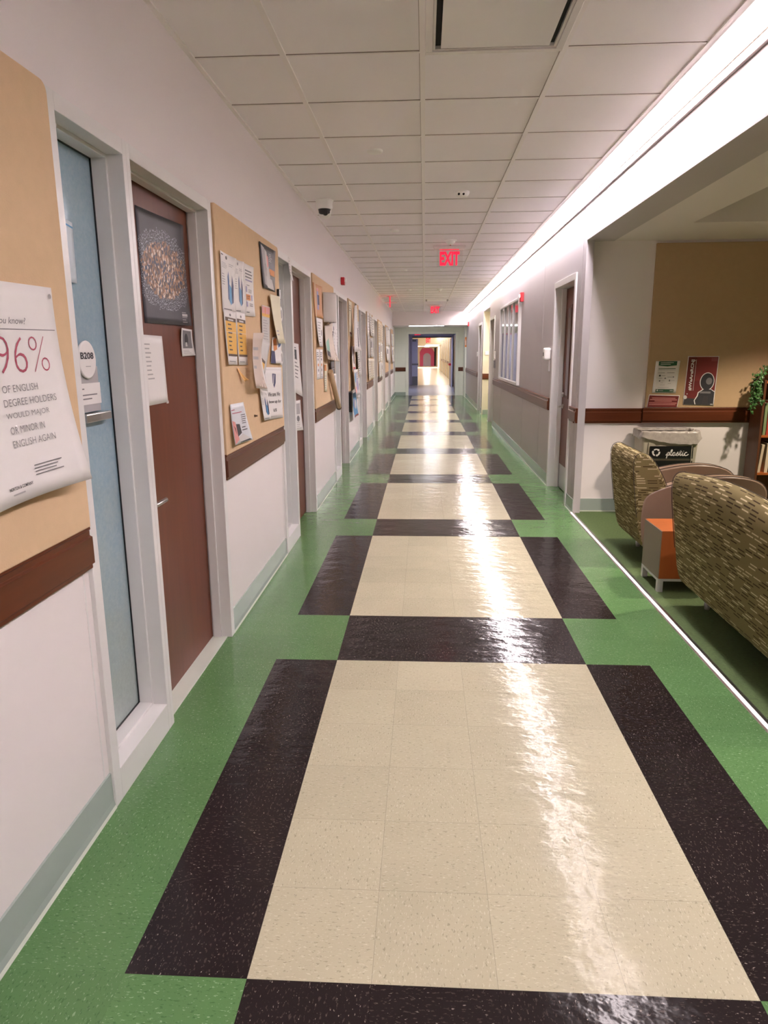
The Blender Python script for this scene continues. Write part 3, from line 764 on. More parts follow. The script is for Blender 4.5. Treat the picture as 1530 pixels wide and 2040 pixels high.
for dx in (-0.026, 0.012): MB().lathe([(0.009, 6.143), (0.009, 6.152)], 0.297+dx, 2.737, gap_m, 12, 'y').build('hole', t_)
for y, lab in ((8.74, 'cone shaped white smoke detector just in front of the red exit sign'), (15.1, 'small white smoke detector behind the large exit sign')):
    t_ = thing('smoke_detector', lab, 'detector', (0.297, y, GZ))
    MB().lathe([(0.072, GZ), (0.072, 2.757), (0.058, 2.752)], 0.297, y, white_m, 28).build('base_plate', t_)
    MB().lathe([(0.058, 2.752), (0.05, 2.735), (0.034, 2.718), (0.014, 2.712)], 0.297, y, white_m, 28).build('detector_body', t_)
    MB().lathe([(0.009, 2.712), (0.007, 2.706)], 0.297, y, redp, 12).build('indicator', t_)
t_ = thing('dome_camera', 'white dome security camera on the ceiling beside the left wall', 'security camera', (-0.863, 6.43, GZ))
cx, cy = -0.863, 6.43
MB().lathe([(0.078, GZ), (0.078, 2.758), (0.070, 2.756), (0.068, 2.70), (0.062, 2.692), (0.03, 2.69)], cx, cy, white_m, 36).build('camera_body', t_)
MB().lathe([(0.055, 2.692)]+[(0.052*math.cos(a*math.pi/16), 2.675-0.045*math.sin(a*math.pi/16)) for a in range(8)], cx, cy, black_m, 32).build('dome', t_)
r = MB(); r.lathe([(0.056, 2.69), (0.057, 2.672), (0.049, 2.640), (0.030, 2.622), (0.008, 2.617)], cx, cy+0.012, white_m, 28); r.build('dome_shroud', t_)
r = MB(); r.lathe([(0.018, cy-0.06), (0.024, cy-0.045)], cx+0.012, 2.657, black_m, 20, 'y'); r.build('lens_barrel', t_)

def exit_sign(x, y, lab, s=1.0, rot=False, grp=None, arrow=False):
    t_ = thing('exit_sign', lab, 'exit sign', (x, y, CH), grp)
    if not rot:
        c = MB(); c.prism([(x-0.20*s, 2.76), (x+0.20*s, 2.76), (x+0.185*s, 2.725), (x-0.185*s, 2.725)], 'y', y-0.035, y+0.035, diff_m); c.build('canopy', t_, bevel=0.002)
        MB().box(x-0.155*s, x+0.165*s, y-0.003, y+0.003, 2.725-0.205*s, 2.726, acry_m).build('acrylic_panel', t_)
        vs, fs = text_geo('EXIT', 0.045)
        m = MB(); i0 = m.add([(x-0.118*s+a*0.245*s, y-0.0045, 2.725-0.19*s+b*0.165*s) for a, b in vs])
        for f_ in fs: m.face([i0+q for q in f_], exit_m)
        m.build('lettering', t_)
        MB().box(x-0.12*s, x+0.12*s, y-0.004, y+0.004, 2.716, 2.7245, exit_m).build('light_strip', t_)
    else:
        MB().lathe([(0.07, CH), (0.07, 2.745)], x, y, diff_m, 20).build('ceiling_mount', t_)
        MB().box(x-0.006, x+0.006, y-0.17, y+0.17, 2.52, 2.745, exit_m).build('lettering', t_)
        MB().box(x-0.13, x+0.16, y-0.02, y+0.02, 2.605, 2.625, diff_m).build('canopy', t_)
exit_sign(0.30, 9.2, 'large red letter exit sign hanging from a ceiling bar over the corridor')
exit_sign(0.28, 20.0, 'smaller looking red exit sign on the ceiling just before the far bulkhead')
exit_sign(-0.80, 16.9, 'red exit sign seen edge-on near the left wall', rot=True)
def small_exit(x, y, z, w, h, lab):
    t_ = thing('exit_sign', lab, 'exit sign', (x, y, z))
    MB().box(x-w/2, x+w/2, y+0.002, y+0.02, z-h, z, acry_m).build('acrylic_panel', t_)
    vs, fs = text_geo('EXIT', 0.045); m = MB(); i0 = m.add([(x-w*0.45+a*w*0.9, y, z-h*0.92+b*h*0.85) for a, b in vs])
    for f_ in fs: m.face([i0+q for q in f_], exit_m)
    m.build('lettering', t_)
small_exit(0.18, 34.8, 2.19, 0.24, 0.26, 'tiny red exit sign in the far cream corridor beyond the opening')
MB().box(0.1, 0.26, 34.8, 34.84, 2.19, 2.76, diff_m).build('hanger', bpy.data.objects['exit_sign.003'])
small_exit(-0.24, 26.4, 2.19, 0.27, 0.09, 'red exit sign glimpsed at the top of the framed opening')
MB().box(-0.3, -0.18, 26.4, 26.44, 2.19, 2.4, diff_m).build('hanger', bpy.data.objects['exit_sign.004'])
t_ = thing('slot_diffuser', 'narrow linear air slot across the ceiling before the far exit sign', 'air vent', (0.30, 18.2, CH))
MB().box(0.03, 0.57, 18.12, 18.28, 2.735, 2.762, white_m).build('slot_frame', t_, bevel=0.004)
MB().box(0.02, 0.06, 18.10, 18.30, 2.728, 2.7605, inkl).build('end_cap', t_); MB().box(0.54, 0.58, 18.10, 18.30, 2.728, 2.7605, inkl).build('end_cap', t_)

# ---------------------------------------------------------------- wall fittings, right side
def strobe(name, x, y, z, s, lab, w=0.06, h=0.13):
    t_ = thing(name, lab, 'fire alarm', (x, y, z))
    a, b = sorted((x, x+s*0.045))
    MB().box(a, b, y-w, y+w, z-h/2, z+h/2, redp).build('alarm_body', t_, bevel=0.006)
    a, b = sorted((x+s*0.045, x+s*0.065))
    MB().box(a, b, y-0.03, y+0.03, z-0.01, z+0.035, white_m).build('strobe_lens', t_, bevel=0.004)
strobe('alarm_strobe', XR, 10.58, 2.25, -1, 'red fire alarm strobe on the right wall at the near corner of the display window')
strobe('alarm_strobe', XL, 9.14, 2.36, 1, 'thin red alarm strobe high on the left wall', 0.05, 0.09)
strobe('alarm_strobe', XR, 23.2, 2.36, -1, 'small red alarm strobe on the right wall beside the far bulkhead')
# sliding display window
t_ = thing('display_window', 'white framed glass display window with four panes on the right wall', 'display window', (XR, 12.0, 1.6))
f = MB(); y0, y1, z0, z1 = 10.70, 13.30, 1.0, 2.26; xf = XR-0.045
f.box(xf, XR, y0, y0+0.06, z0, z1, frame_m); f.box(xf, XR, y1-0.05, y1, z0, z1, frame_m)
f.box(xf, XR, y0+0.06, y1-0.05, z1-0.035, z1, frame_m); f.box(xf, XR, y0+0.06, y1-0.05, z0, z0+0.045, frame_m)
f.build('window_frame', t_, bevel=0.004)
for yy in (11.45, 12.0, 12.62): MB().box(xf+0.004, XR, yy-0.018, yy+0.018, z0+0.045, z1-0.035, frame_m).build('mullion', t_, bevel=0.003)
for a, b in ((y0+0.06, 11.432), (11.468, 11.982), (12.018, 12.602), (12.638, y1-0.05)):
    MB().box(XR-0.022, XR-0.016, a, b, z0+0.045, z1-0.035, casegl_m).build('glass_pane', t_)
t_ = thing('hand_sanitizer_dispenser', 'white wall dispenser with a drip tray left of the near right door', 'dispenser', (XR, 8.17, 1.45))
MB().box(XR-0.075, XR, 8.10, 8.22, 1.40, 1.53, white_m).build('dispenser_body', t_, bevel=0.022, seg=4)
MB().box(XR-0.078, XR-0.074, 8.135, 8.185, 1.44, 1.48, inkg).build('dispenser_window', t_)
MB().box(XR-0.02, XR, 8.12, 8.21, 1.27, 1.395, papgrey_m).build('drip_plate', t_, bevel=0.004)
o = MB().box(XR-0.02, XR, 14.38, 14.46, 1.36, 1.50, white_m).build('wall_plate', bevel=0.004); tag(o, 'small white wall plate between the display window and the next door', 'wall plate')
o = MB().box(XR-0.03, XR, 14.36, 14.44, 1.18, 1.33, inkg).build('wall_speaker', bevel=0.006); tag(o, 'dark wall bracket under the small white plate on the right wall', 'wall fitting')
o = MB().box(1.46, 1.55, 17.475, 17.49, 1.42, 1.51, white_m).build('light_switch', bevel=0.003); tag(o, 'light switch plate on the cream recess wall', 'light switch')
o = MB().box(XR-0.02, XR, 19.1, 19.2, 1.38, 1.5, white_m).build('door_plate', bevel=0.003); tag(o, 'tiny white plate on the right wall past the last door', 'wall plate')
t_ = thing('extinguisher_sign', 'narrow orange red fire extinguisher sign on the wall right of the far opening', 'sign', (1.395, YE-0.01, 1.82))
m = MB().box(1.375-0.03, 1.375+0.028, 24.28, 24.298, 1.66, 1.98, or_i); m.build('sign_panel', t_)
m = MB(); m.prism([(1.362, 1.72), (1.388, 1.72), (1.388, 1.86), (1.380, 1.88), (1.380, 1.92), (1.370, 1.92), (1.370, 1.88), (1.362, 1.86)], 'y', 24.276, 24.28, paper_m); m.build('extinguisher_symbol', t_)

# ---------------------------------------------------------------- room sign and papers on the first sidelight and door
GX = -1.131
t_ = thing('room_sign', 'round room number sign reading B208 over a grey plate on the blue sidelight', 'sign', (GX, 2.34, 1.4))
sx = -1.118
m = MB(); m.lathe([(0.060, sx-0.006), (0.062, sx), (0.058, sx+0.002)], 2.333, 1.472, paper_m, 40, 'x')
for s_, y0, y1, z0, z1, mm in (('B208', 2.283, 2.375, 1.474, 1.496, ink),):
    vs, fs = text_geo(s_, 0.03); i0 = m.add([(sx+0.0026, y0+a*(y1-y0), z0+b*(z1-z0)) for a, b in vs])
    for f_ in fs: m.face([i0+q for q in f_], mm)
m.box(sx+0.002, sx+0.0025, 2.315, 2.35, 1.449, 1.4515, inkl)
o = m.build('number_disc', t_); o['label'] = 'cream disc with room number B208'
m = MB(); m.box(sx-0.011, sx-0.007, 2.262, 2.415, 1.300, 1.450, inkl)
m.box(sx-0.007, sx-0.004, 2.262, 2.418, 1.325, 1.395, paper_m)
for z, y1 in ((1.375, 2.30), (1.355, 2.39), (1.342, 2.35)): m.box(sx-0.0042, sx-0.0036, 2.275, y1, z, z+0.004, inkg)
m.build('name_plate', t_)
m = MB(); m.box(GX, sx+0.016, 2.262, 2.447, 1.268, 1.296, steel_m); o = m.build('paper_rail', t_, bevel=0.003)
MB().box(GX, sx-0.0112, 2.28, 2.40, 1.30, 1.47, diff_m).build('backing_plate', t_)
sheet('window_notice', 'pale blank sheet behind the top of the blue sidelight glass', 'notice', 'L', GX, ((2.20, 1.918), (2.342, 1.90), (2.20, 1.715), (2.335, 1.714)), [('r', 0, 0.90, 1, 0.93, skyb_i)], mat('blue white sheet', (0.66, 0.74, 0.82), 0.5))
DX = -1.128
sheet('crowd_poster', 'dark creased photo poster of a dense night crowd on the first brown door', 'poster', 'L', DX, ((2.87, 2.055), (3.405, 2.068), (2.88, 1.612), (3.425, 1.62)),
      [('t', 'reading', 0.05, 0.925, 0.24, 0.95, skyb_i), ('r', 0.26, 0.925, 0.33, 0.935, papgrey_m), ('l', 0.80, 0.02, 0.93, 0.14, 5, inkl), ('r', 0.80, 0.09, 0.92, 0.115, papgrey_m),
       ('r', 0.31, 0, 0.313, 1, char_i), ('r', 0.62, 0, 0.623, 1, char_i)][2:], crowd_m, curl=(0, 0.015, 0, 0.01), gap=0.002, n=16)
sheet('door_notice', 'plain white typed notice taped below the crowd poster', 'notice', 'L', DX, ((2.82, 1.566), (3.057, 1.564), (2.85, 1.282), (3.075, 1.283)), [('l', 0.12, 0.35, 0.45, 0.9, 9, inkl), ('r', 0.9, -0.02, 1.02, 0.02, papgrey_m)], gap=0.002)
sheet('postcard', 'small curled black and white picture card taped at the lower right of the crowd poster', 'card', 'L', DX, ((3.285, 1.606), (3.455, 1.603), (3.292, 1.478), (3.462, 1.482)), [('r', 0.12, 0.28, 0.88, 0.93, inkg), ('e', 0.45, 0.6, 0.16, 0.22, ink), ('l', 0.12, 0.08, 0.85, 0.24, 3, inkl), ('r', 0.35, 0.35, 0.5, 0.5, papgrey_m)], curl=(0.004, 0.012, 0.012, 0.004), gap=0.002)

# ---------------------------------------------------------------- near tackboard
sheet('percentage_poster', 'large white folded poster with crimson 96% and grey capitals, loose at its bottom edge', 'poster', 'L', BX,
      ((1.38, 1.655), (1.935, 1.665), (1.36, 1.135), (1.935, 1.143)),
      [('t', 'you know?', 0.500, 0.802, 0.735, 0.842, inkg, 0.0, 0.25),
       ('r', 0.0, 0.785, 0.98, 0.789, inkg),
       ('t', '96%', 0.470, 0.585, 0.885, 0.755, red_i, -0.022),
       ('t', 'OF ENGLISH', 0.475, 0.500, 0.750, 0.533, inkg, -0.012),
       ('t', 'DEGREE HOLDERS', 0.470, 0.437, 0.885, 0.470, inkg, -0.012),
       ('t', 'WOULD MAJOR', 0.470, 0.374, 0.805, 0.407, inkg, -0.012),
       ('t', 'OR MINOR IN', 0.480, 0.311, 0.745, 0.344, inkg, -0.012),
       ('t', 'ENGLISH AGAIN', 0.480, 0.248, 0.810, 0.281, inkg, -0.012),
       ('l', 0.60, 0.095, 0.82, 0.155, 4, inkg),
       ('t', 'NORTON & COMPANY', 0.38, 0.065, 0.565, 0.080, ink, 0.02), ('l', 0.40, 0.035, 0.55, 0.055, 1, inkl),
       ('e', 0.965, 0.955, 0.014, 0.012, inkl)], curl=(0.07, 0.062, 0, 0), gap=0.006, n=14)
sheet('notice_sheet', 'corner of a white sheet pinned above the percentage poster', 'notice', 'L', BX, (1.45, 1.694, 1.682, 1.95), [('l', 0.1, 0.2, 0.9, 0.9, 6, inkl)])

# ---------------------------------------------------------------- second tackboard
def flyer_blue(x=0.45):   # flyer with a blue angular figure
    return [('l', 0.08, 0.74, 0.5, 0.84, 4, inkl), ('e', 0.4, 0.93, 0.06, 0.03, inkg), ('l', 0.55, 0.80, 0.9, 0.86, 2, inkl), ('l', 0.05, 0.45, 0.32, 0.66, 5, inkl),
            ('p', [(x, 0.62), (x+0.06, 0.72), (x+0.12, 0.55), (x+0.10, 0.2), (x+0.02, 0.24)], blue_i),
            ('p', [(x+0.30, 0.68), (x+0.42, 0.5), (x+0.40, 0.2), (x+0.30, 0.16), (x+0.26, 0.4)], navy_i),
            ('p', [(x+0.12, 0.5), (x+0.26, 0.45), (x+0.28, 0.18), (x+0.2, 0.14), (x+0.1, 0.2)], skyb_i),
            ('l', 0.08, 0.03, 0.8, 0.08, 1, inkg)]
def flyer_amber():
    return [('e', 0.5, 0.92, 0.07, 0.025, inkg), ('r', 0.08, 0.80, 0.96, 0.87, brown_i), ('r', 0.30, 0.815, 0.75, 0.845, papgrey_m), ('r', 0.08, 0.2, 0.96, 0.80, yel_i), ('l', 0.25, 0.24, 0.6, 0.78, 7, brown_i),
            ('r', 0.1, 0.6, 0.94, 0.606, paper_m), ('r', 0.08, 0.16, 0.96, 0.20, brown_i), ('l', 0.1, 0.04, 0.9, 0.08, 1, inkg)]
sheet('blue_figure_flyer', 'left of two matching white flyers with a blue angular figure, second tackboard', 'flyer', 'L', BX, ((3.605, 1.985), (3.848, 1.975), (3.606, 1.695), (3.850, 1.695)), flyer_blue()+[('r', 0.01, 0.945, 0.16, 0.96, ink)], gap=0.006, curl=(0, 0, 0.004, 0.02))
sheet('blue_figure_flyer', 'right of two matching white flyers with a blue angular figure, second tackboard', 'flyer', 'L', BX, ((3.845, 1.975), (4.050, 1.983), (3.852, 1.698), (4.052, 1.705)), flyer_blue(), gap=0.004, curl=(0, 0, 0.012, 0.012))
sheet('lilac_flyer', 'white flyer with heavy grey headline and small lilac and orange blocks', 'flyer', 'L', BX, ((4.058, 1.985), (4.275, 1.979), (4.056, 1.696), (4.272, 1.702)),
      [('l', 0.22, 0.66, 0.85, 0.90, 4, inkg), ('r', 0.22, 0.86, 0.8, 0.89, inkg), ('r', 0.22, 0.80, 0.85, 0.83, inkg), ('r', 0.22, 0.74, 0.8, 0.77, inkg), ('r', 0.22, 0.68, 0.85, 0.71, pur_i), ('l', 0.3, 0.58, 0.75, 0.62, 1, inkg),
       ('r', 0.2, 0.46, 0.33, 0.57, pur_i), ('l', 0.45, 0.45, 0.8, 0.53, 3, inkg), ('r', 0.22, 0.31, 0.62, 0.42, or_i), ('l', 0.26, 0.33, 0.58, 0.40, 2, brown_i), ('r', 0.7, 0.31, 0.8, 0.42, pur_i), ('r', 0.2, 0.18, 0.33, 0.28, pur_i), ('l', 0.5, 0.19, 0.85, 0.26, 2, ink), ('l', 0.15, 0.05, 0.5, 0.1, 1, inkg)], gap=0.004, curl=(0, 0.01, 0, 0.012))
sheet('amber_schedule', 'left of two amber schedule flyers with dark brown bars', 'flyer', 'L', BX, ((3.609, 1.708), (3.842, 1.704), (3.616, 1.435), (3.826, 1.430)), flyer_amber(), gap=0.009, curl=(0.01, 0, 0, 0))
sheet('amber_schedule', 'right of two amber schedule flyers with dark brown bars', 'flyer', 'L', BX, ((3.850, 1.710), (4.054, 1.707), (3.840, 1.429), (4.060, 1.425)), flyer_amber(), gap=0.007, curl=(0.006, 0, 0, 0))
sheet('event_poster', 'glossy dark poster with white light streaks and an orange caption at the board top', 'poster', 'L', BX, ((4.495, 2.157), (4.915, 2.153), (4.535, 1.890), (4.918, 1.893)),
      [('p', [(0.08, 0.96), (0.28, 0.92), (0.62, 0.02), (0.2, 0.1)], inkl), ('p', [(0.30, 0.9), (0.42, 0.86), (0.62, 0.3), (0.4, 0.15)], papgrey_m), ('p', [(0.40, 0.8), (0.5, 0.76), (0.52, 0.55), (0.42, 0.5)], pink_i), ('p', [(0.3, 0.3), (0.75, 0.26), (0.9, 0.02), (0.35, 0.04)], papgrey_m),
       ('l', 0.55, 0.66, 0.8, 0.86, 5, papgrey_m), ('r', 0.55, 0.42, 0.95, 0.50, or_i), ('r', 0.6, 0.36, 0.95, 0.42, or_i)], char_i, gap=0.006, curl=(0.006, 0.0, 0.0, 0.012))
sheet('rainbow_list', 'narrow grey list with an orange and yellow header strip', 'flyer', 'L', BX, ((4.447, 1.781), (4.672, 1.780), (4.455, 1.545), (4.672, 1.540)),
      [('r', 0.02, 0.80, 0.98, 0.98, pink_i), ('r', 0.02, 0.72, 0.98, 0.80, yel_i), ('r', 0.4, 0.76, 0.5, 0.96, or_i), ('l', 0.15, 0.05, 0.8, 0.66, 9, inkl)], papgrey_m, gap=0.008, curl=(0, 0, 0.008, 0.01))
sheet('cream_notice', 'long blank cream sheet curling off the second tackboard', 'notice', 'L', BX, ((4.677, 1.862), (4.955, 1.866), (4.755, 1.553), (4.985, 1.556)), [('l', 0.2, 0.15, 0.7, 0.3, 2, inkl)], paper2_m, gap=0.02, curl=(0.03, 0.03, 0, 0.01))
sheet('hanging_brochure', 'tall folded beige brochure standing away from the board', 'brochure', 'L', BX, ((4.03, 1.602), (4.17, 1.606), (4.00, 1.300), (4.15, 1.286)), [('l', 0.2, 0.3, 0.8, 0.8, 3, inkl)], mat('blush paper', (0.66, 0.55, 0.48), 0.6), gap=0.035, curl=(0.03, 0.06, 0.02, 0.05))
sheet('brochure_page', 'open white page of printed matter behind the tall beige brochure', 'brochure', 'L', BX, ((4.20, 1.600), (4.34, 1.560), (4.19, 1.285), (4.36, 1.26)), [('l', 0.2, 0.05, 0.9, 0.2, 3, inkg)], gap=0.02, curl=(0.03, 0.03, 0.03, 0.0))
sheet('folded_flyer', 'grey folded flyer with a brown and amber corner', 'flyer', 'L', BX, ((4.33, 1.595), (4.66, 1.552), (4.34, 1.375), (4.47, 1.365)), [('p', [(0.1, 0.45), (0.75, 0.36), (0.72, 0.28), (0.1, 0.34)], brown_i), ('p', [(0.1, 0.34), (0.72, 0.28), (0.5, 0.05), (0.1, 0.1)], yel_i)], papgrey_m, gap=0.012, curl=(0.01, 0, 0, 0))
sheet('orange_tab', 'small orange paper tab hanging slanted by one pin', 'note', 'L', BX, ((3.825, 1.412), (3.855, 1.410), (3.915, 1.335), (3.955, 1.345)), [], mat('peach paper', (0.78, 0.44, 0.16), 0.6), gap=0.006, curl=(0.02, 0.03, 0, 0))
sheet('shield_notice', 'white notice with a navy shield and the words We care', 'notice', 'L', BX, ((4.50, 1.405), (5.035, 1.392), (4.40, 1.078), (5.03, 1.040)),
      [('ring', 0.5, 0.5, 0.0, 0.0, 0, inkl), ('r', 0.06, 0.95, 0.96, 0.955, inkl), ('r', 0.06, 0.05, 0.96, 0.055, inkl), ('p', [(0.42, 0.88), (0.62, 0.87), (0.61, 0.7), (0.53, 0.6), (0.44, 0.7)], navy_i), ('p', [(0.49, 0.86), (0.54, 0.86), (0.50, 0.66), (0.46, 0.68)], papgrey_m),
       ('t', 'We care. We', 0.18, 0.44, 0.84, 0.52, ink, 0.01), ('t', 'show up for', 0.18, 0.29, 0.90, 0.37, ink, 0.01), ('t', 'us', 0.45, 0.14, 0.63, 0.2, ink)][1:], gap=0.004, curl=(0.012, 0.0, 0, 0))
sheet('blue_figure_flyer', 'small white flyer with the blue figure overlapping the shield notice', 'flyer', 'L', BX, ((4.29, 1.300), (4.50, 1.262), (4.345, 1.082), (4.585, 1.068)), flyer_blue(), gap=0.014, curl=(0.01, 0, 0, 0))
sheet('photo_leaflet', 'leaflet collage of orange, navy and white beside the second sidelight', 'leaflet', 'L', BX, ((4.74, 1.590), (5.02, 1.622), (4.665, 1.425), (4.93, 1.42)), [('p', [(0.1, 0.9), (0.4, 0.95), (0.6, 0.5), (0.25, 0.45)], or_i), ('p', [(0.0, 0.5), (0.35, 0.45), (0.5, 0.0), (0.0, 0.0)], navy_i), ('p', [(0.6, 0.95), (0.95, 0.95), (0.9, 0.6), (0.7, 0.55)], blue_i)], gap=0.01, curl=(0.0, 0.02, 0, 0.02))
for (y, z, lab) in ((5.02, 1.755, 'upper round printed button pinned at the edge of the second tackboard'), (4.975, 1.46, 'lower round printed button pinned at the edge of the second tackboard')):
    m = MB(); m.lathe([(0.05, BX+0.012), (0.052, BX+0.018), (0.045, BX+0.022)], y, z, paper_m, 24, 'x')
    m.lathe([(0.03, BX+0.0221), (0.03, BX+0.0224)], y, z, inkl, 20, 'x'); m.lathe([(0.012, BX), (0.012, BX+0.012)], y, z, steel_m, 10, 'x')
    tag(m.build('badge'), lab, 'button badge')
m = MB(); m.box(BX, BX+0.018, 4.99, 5.04, 1.85, 1.92, black_m); tag(m.build('bulldog_clip', bevel=0.004), 'black bulldog clip beside the cream notice', 'clip')
sheet('career_leaflet', 'tilted leaflet with pink heading and a laptop photo low on the second tackboard', 'leaflet', 'L', BX, ((3.632, 1.232), (3.905, 1.226), (3.640, 1.018), (4.035, 1.002)),
      [('l', 0.04, 0.82, 0.4, 0.88, 1, red_i), ('l', 0.08, 0.74, 0.75, 0.80, 1, red_i), ('l', 0.62, 0.46, 0.95, 0.72, 5, ink), ('p', [(0.02, 0.6), (0.2, 0.55), (0.3, 0.1), (0.02, 0.02)], pink_i), ('p', [(0.05, 0.5), (0.18, 0.4), (0.2, 0.12), (0.06, 0.05)], brown_i), ('p', [(0.22, 0.5), (0.45, 0.48), (0.5, 0.25), (0.25, 0.18)], ink), ('l', 0.55, 0.28, 0.9, 0.42, 2, ink), ('p', [(0.3, 0.02), (0.95, 0.02), (0.6, 0.14)], ink), ('p', [(0.28, 0.16), (0.55, 0.22), (0.9, 0.06), (0.3, 0.04)], papgrey_m)], mat('cool white paper', (0.70, 0.72, 0.76), 0.5), gap=0.01, curl=(0.015, 0.012, 0.0, 0.0))
pin = MB().lathe([(0.007, BX), (0.007, BX+0.006), (0.004, BX+0.008), (0.005, BX+0.016), (0.004, BX+0.018)], 4.19, 1.125, brown_i, 12, 'x').build('push_pin'); tag(pin, 'lone brown push pin right of the pink headed leaflet', 'pin')
sheet('frame_notice', 'small white slip taped to the frame above the second sidelight and door', 'notice', 'L', XF, ((5.50, 2.192), (5.60, 2.192), (5.53, 2.05), (5.63, 2.03)), [('l', 0.2, 0.1, 0.8, 0.9, 6, inkl)], gap=0.003, curl=(0.012, 0.012, 0, 0))
# papers on the second door
D2 = [((6.10, 1.578), (6.42, 1.570), (6.14, 1.165), (6.46, 1.10), 'tall black and white bill on the second brown door', [('l', 0.2, 0.3, 0.8, 0.95, 9, inkg), ('r', 0.3, 0.7, 0.6, 0.88, ink)]),
      ((6.10, 1.085), (6.42, 1.075), (6.12, 0.825), (6.43, 0.80), 'small flyer with a grey picture below the tall bill on the second brown door', [('r', 0.15, 0.55, 0.85, 0.9, inkl), ('e', 0.5, 0.4, 0.2, 0.1, inkg), ('l', 0.15, 0.05, 0.85, 0.3, 4, inkl)])]
for tl, tr, bl, br, lab, pr in D2: sheet('door_notice', lab, 'notice', 'L', DX, (tl, tr, bl, br), pr, gap=0.003, curl=(0, 0.02, 0, 0))

# ---------------------------------------------------------------- third tackboard
sheet('orange_poster', 'rolled edge orange poster with a blue figure at the top of the third tackboard', 'poster', 'L', BX, ((6.60, 2.115), (7.05, 2.112), (6.66, 1.812), (7.10, 1.818)), [('r', 0.40, 0.25, 0.62, 0.8, pur_i), ('r', 0.48, 0.4, 0.7, 0.7, navy_i), ('e', 0.5, 0.85, 0.12, 0.05, pink_i), ('r', 0.2, 0, 0.25, 1, paper2_m)], mat('copper orange paper', (0.62, 0.28, 0.10), 0.5), gap=0.006, curl=(0.0, 0.02, 0.0, 0.02))
sheet('typed_list', 'white typed list under the orange poster', 'notice', 'L', BX, ((6.70, 1.813), (7.13, 1.812), (6.745, 1.552), (7.10, 1.548)), [('l', 0.2, 0.1, 0.7, 0.9, 8, inkl), ('r', 0.72, 0.4, 0.8, 0.6, ink)], gap=0.012, curl=(0.02, 0.0, 0, 0))
for i in range(2):
    a = 6.705+i*0.225
    sheet('icon_flyer', ['left of two white flyers with rows of small icons on the third tackboard', 'right of two white flyers with rows of small icons on the third tackboard'][i], 'flyer', 'L', BX, (a, a+0.205, 1.245-0.002*i, 1.525), [('l', 0.15, 0.74, 0.85, 0.92, 3, ink), ('e', 0.5, 0.66, 0.15, 0.04, inkg), ('e', 0.5, 0.48, 0.18, 0.05, or_i), ('e', 0.5, 0.3, 0.12, 0.05, inkg), ('l', 0.2, 0.05, 0.8, 0.18, 2, inkl)], gap=0.004, group=None)
sheet('rolled_chart', 'big grey rolled paper bulging out at the top of the third tackboard', 'poster', 'L', BX, ((7.20, 2.075), (7.62, 2.09), (7.20, 1.79), (7.60, 1.795)), [('r', 0.1, 0.0, 0.9, 0.02, inkg)], mat('warm grey paper', (0.55, 0.50, 0.46), 0.5), gap=0.012, bulge=0.10, n=14)
sheet('magazine_cover', 'pale page with a mint and black photograph curling from the third tackboard', 'magazine', 'L', BX, ((7.20, 1.755), (7.68, 1.80), (7.17, 1.435), (7.66, 1.40)), [('p', [(0.1, 0.5), (0.5, 0.62), (0.52, 0.2), (0.12, 0.18)], mint_i), ('p', [(0.12, 0.3), (0.5, 0.26), (0.55, 0.08), (0.14, 0.12)], ink)], mat('beige page', (0.62, 0.52, 0.43), 0.5), gap=0.02, curl=(0.03, 0.09, 0.0, 0.02))
sheet('striped_note', 'narrow yellow sheet with an orange square header on the third tackboard', 'note', 'L', BX, ((7.19, 1.385), (7.42, 1.38), (7.18, 1.11), (7.34, 1.10)), [('r', 0.05, 0.75, 0.7, 0.97, or_i), ('l', 0.1, 0.1, 0.8, 0.6, 6, inkl)], paper2_m, gap=0.008)
sheet('photo_card', 'dark framed photo card in the lower middle of the third tackboard', 'card', 'L', BX, ((7.52, 1.40), (7.86, 1.41), (7.58, 1.27), (7.88, 1.27)), [('r', 0.1, 0.55, 0.9, 0.9, inkg), ('l', 0.1, 0.1, 0.9, 0.45, 3, papgrey_m)], char_i, gap=0.03)
sheet('printed_card', 'white card with a navy block at the right edge of the third tackboard', 'card', 'L', BX, ((7.86, 1.27), (8.08, 1.26), (7.88, 1.08), (8.09, 1.06)), [('r', 0.15, 0.5, 0.35, 0.9, navy_i), ('r', 0.6, 0.15, 0.7, 0.4, ink)], gap=0.02)
sheet('silver_sheets', 'tall sheaf of white and grey pages bowed outward beside the third sidelight', 'papers', 'L', BX, ((7.66, 2.09), (8.08, 2.10), (7.66, 1.42), (8.08, 1.40)), [('p', [(0.02, 0.75), (0.2, 0.5), (0.1, 0.25), (0.02, 0.4)], ink), ('l', 0.2, 0.2, 0.8, 0.5, 6, inkg), ('r', 0.1, 0.40, 0.9, 0.43, papgrey_m), ('p', [(0.5, 0.3), (0.8, 0.25), (0.7, 0.02), (0.5, 0.05)], inkg)], gap=0.012, bulge=0.05, n=12)
t_ = thing('kraft_tube', 'leaning tan cardboard tube resting against the third wood rail', 'cardboard tube', (-0.98, 7.9, 0.86))
MB().tube([(-0.985, 7.50, 1.30), (-0.965, 7.78, 1.03), (-0.962, 7.98, 0.895)], 0.028, paptan_m, 16).build('tube_body', t_)
MB().tube([(-0.962, 7.975, 0.898), (-0.9615, 7.995, 0.885)], 0.030, brown_i, 16).build('tube_cap', t_)

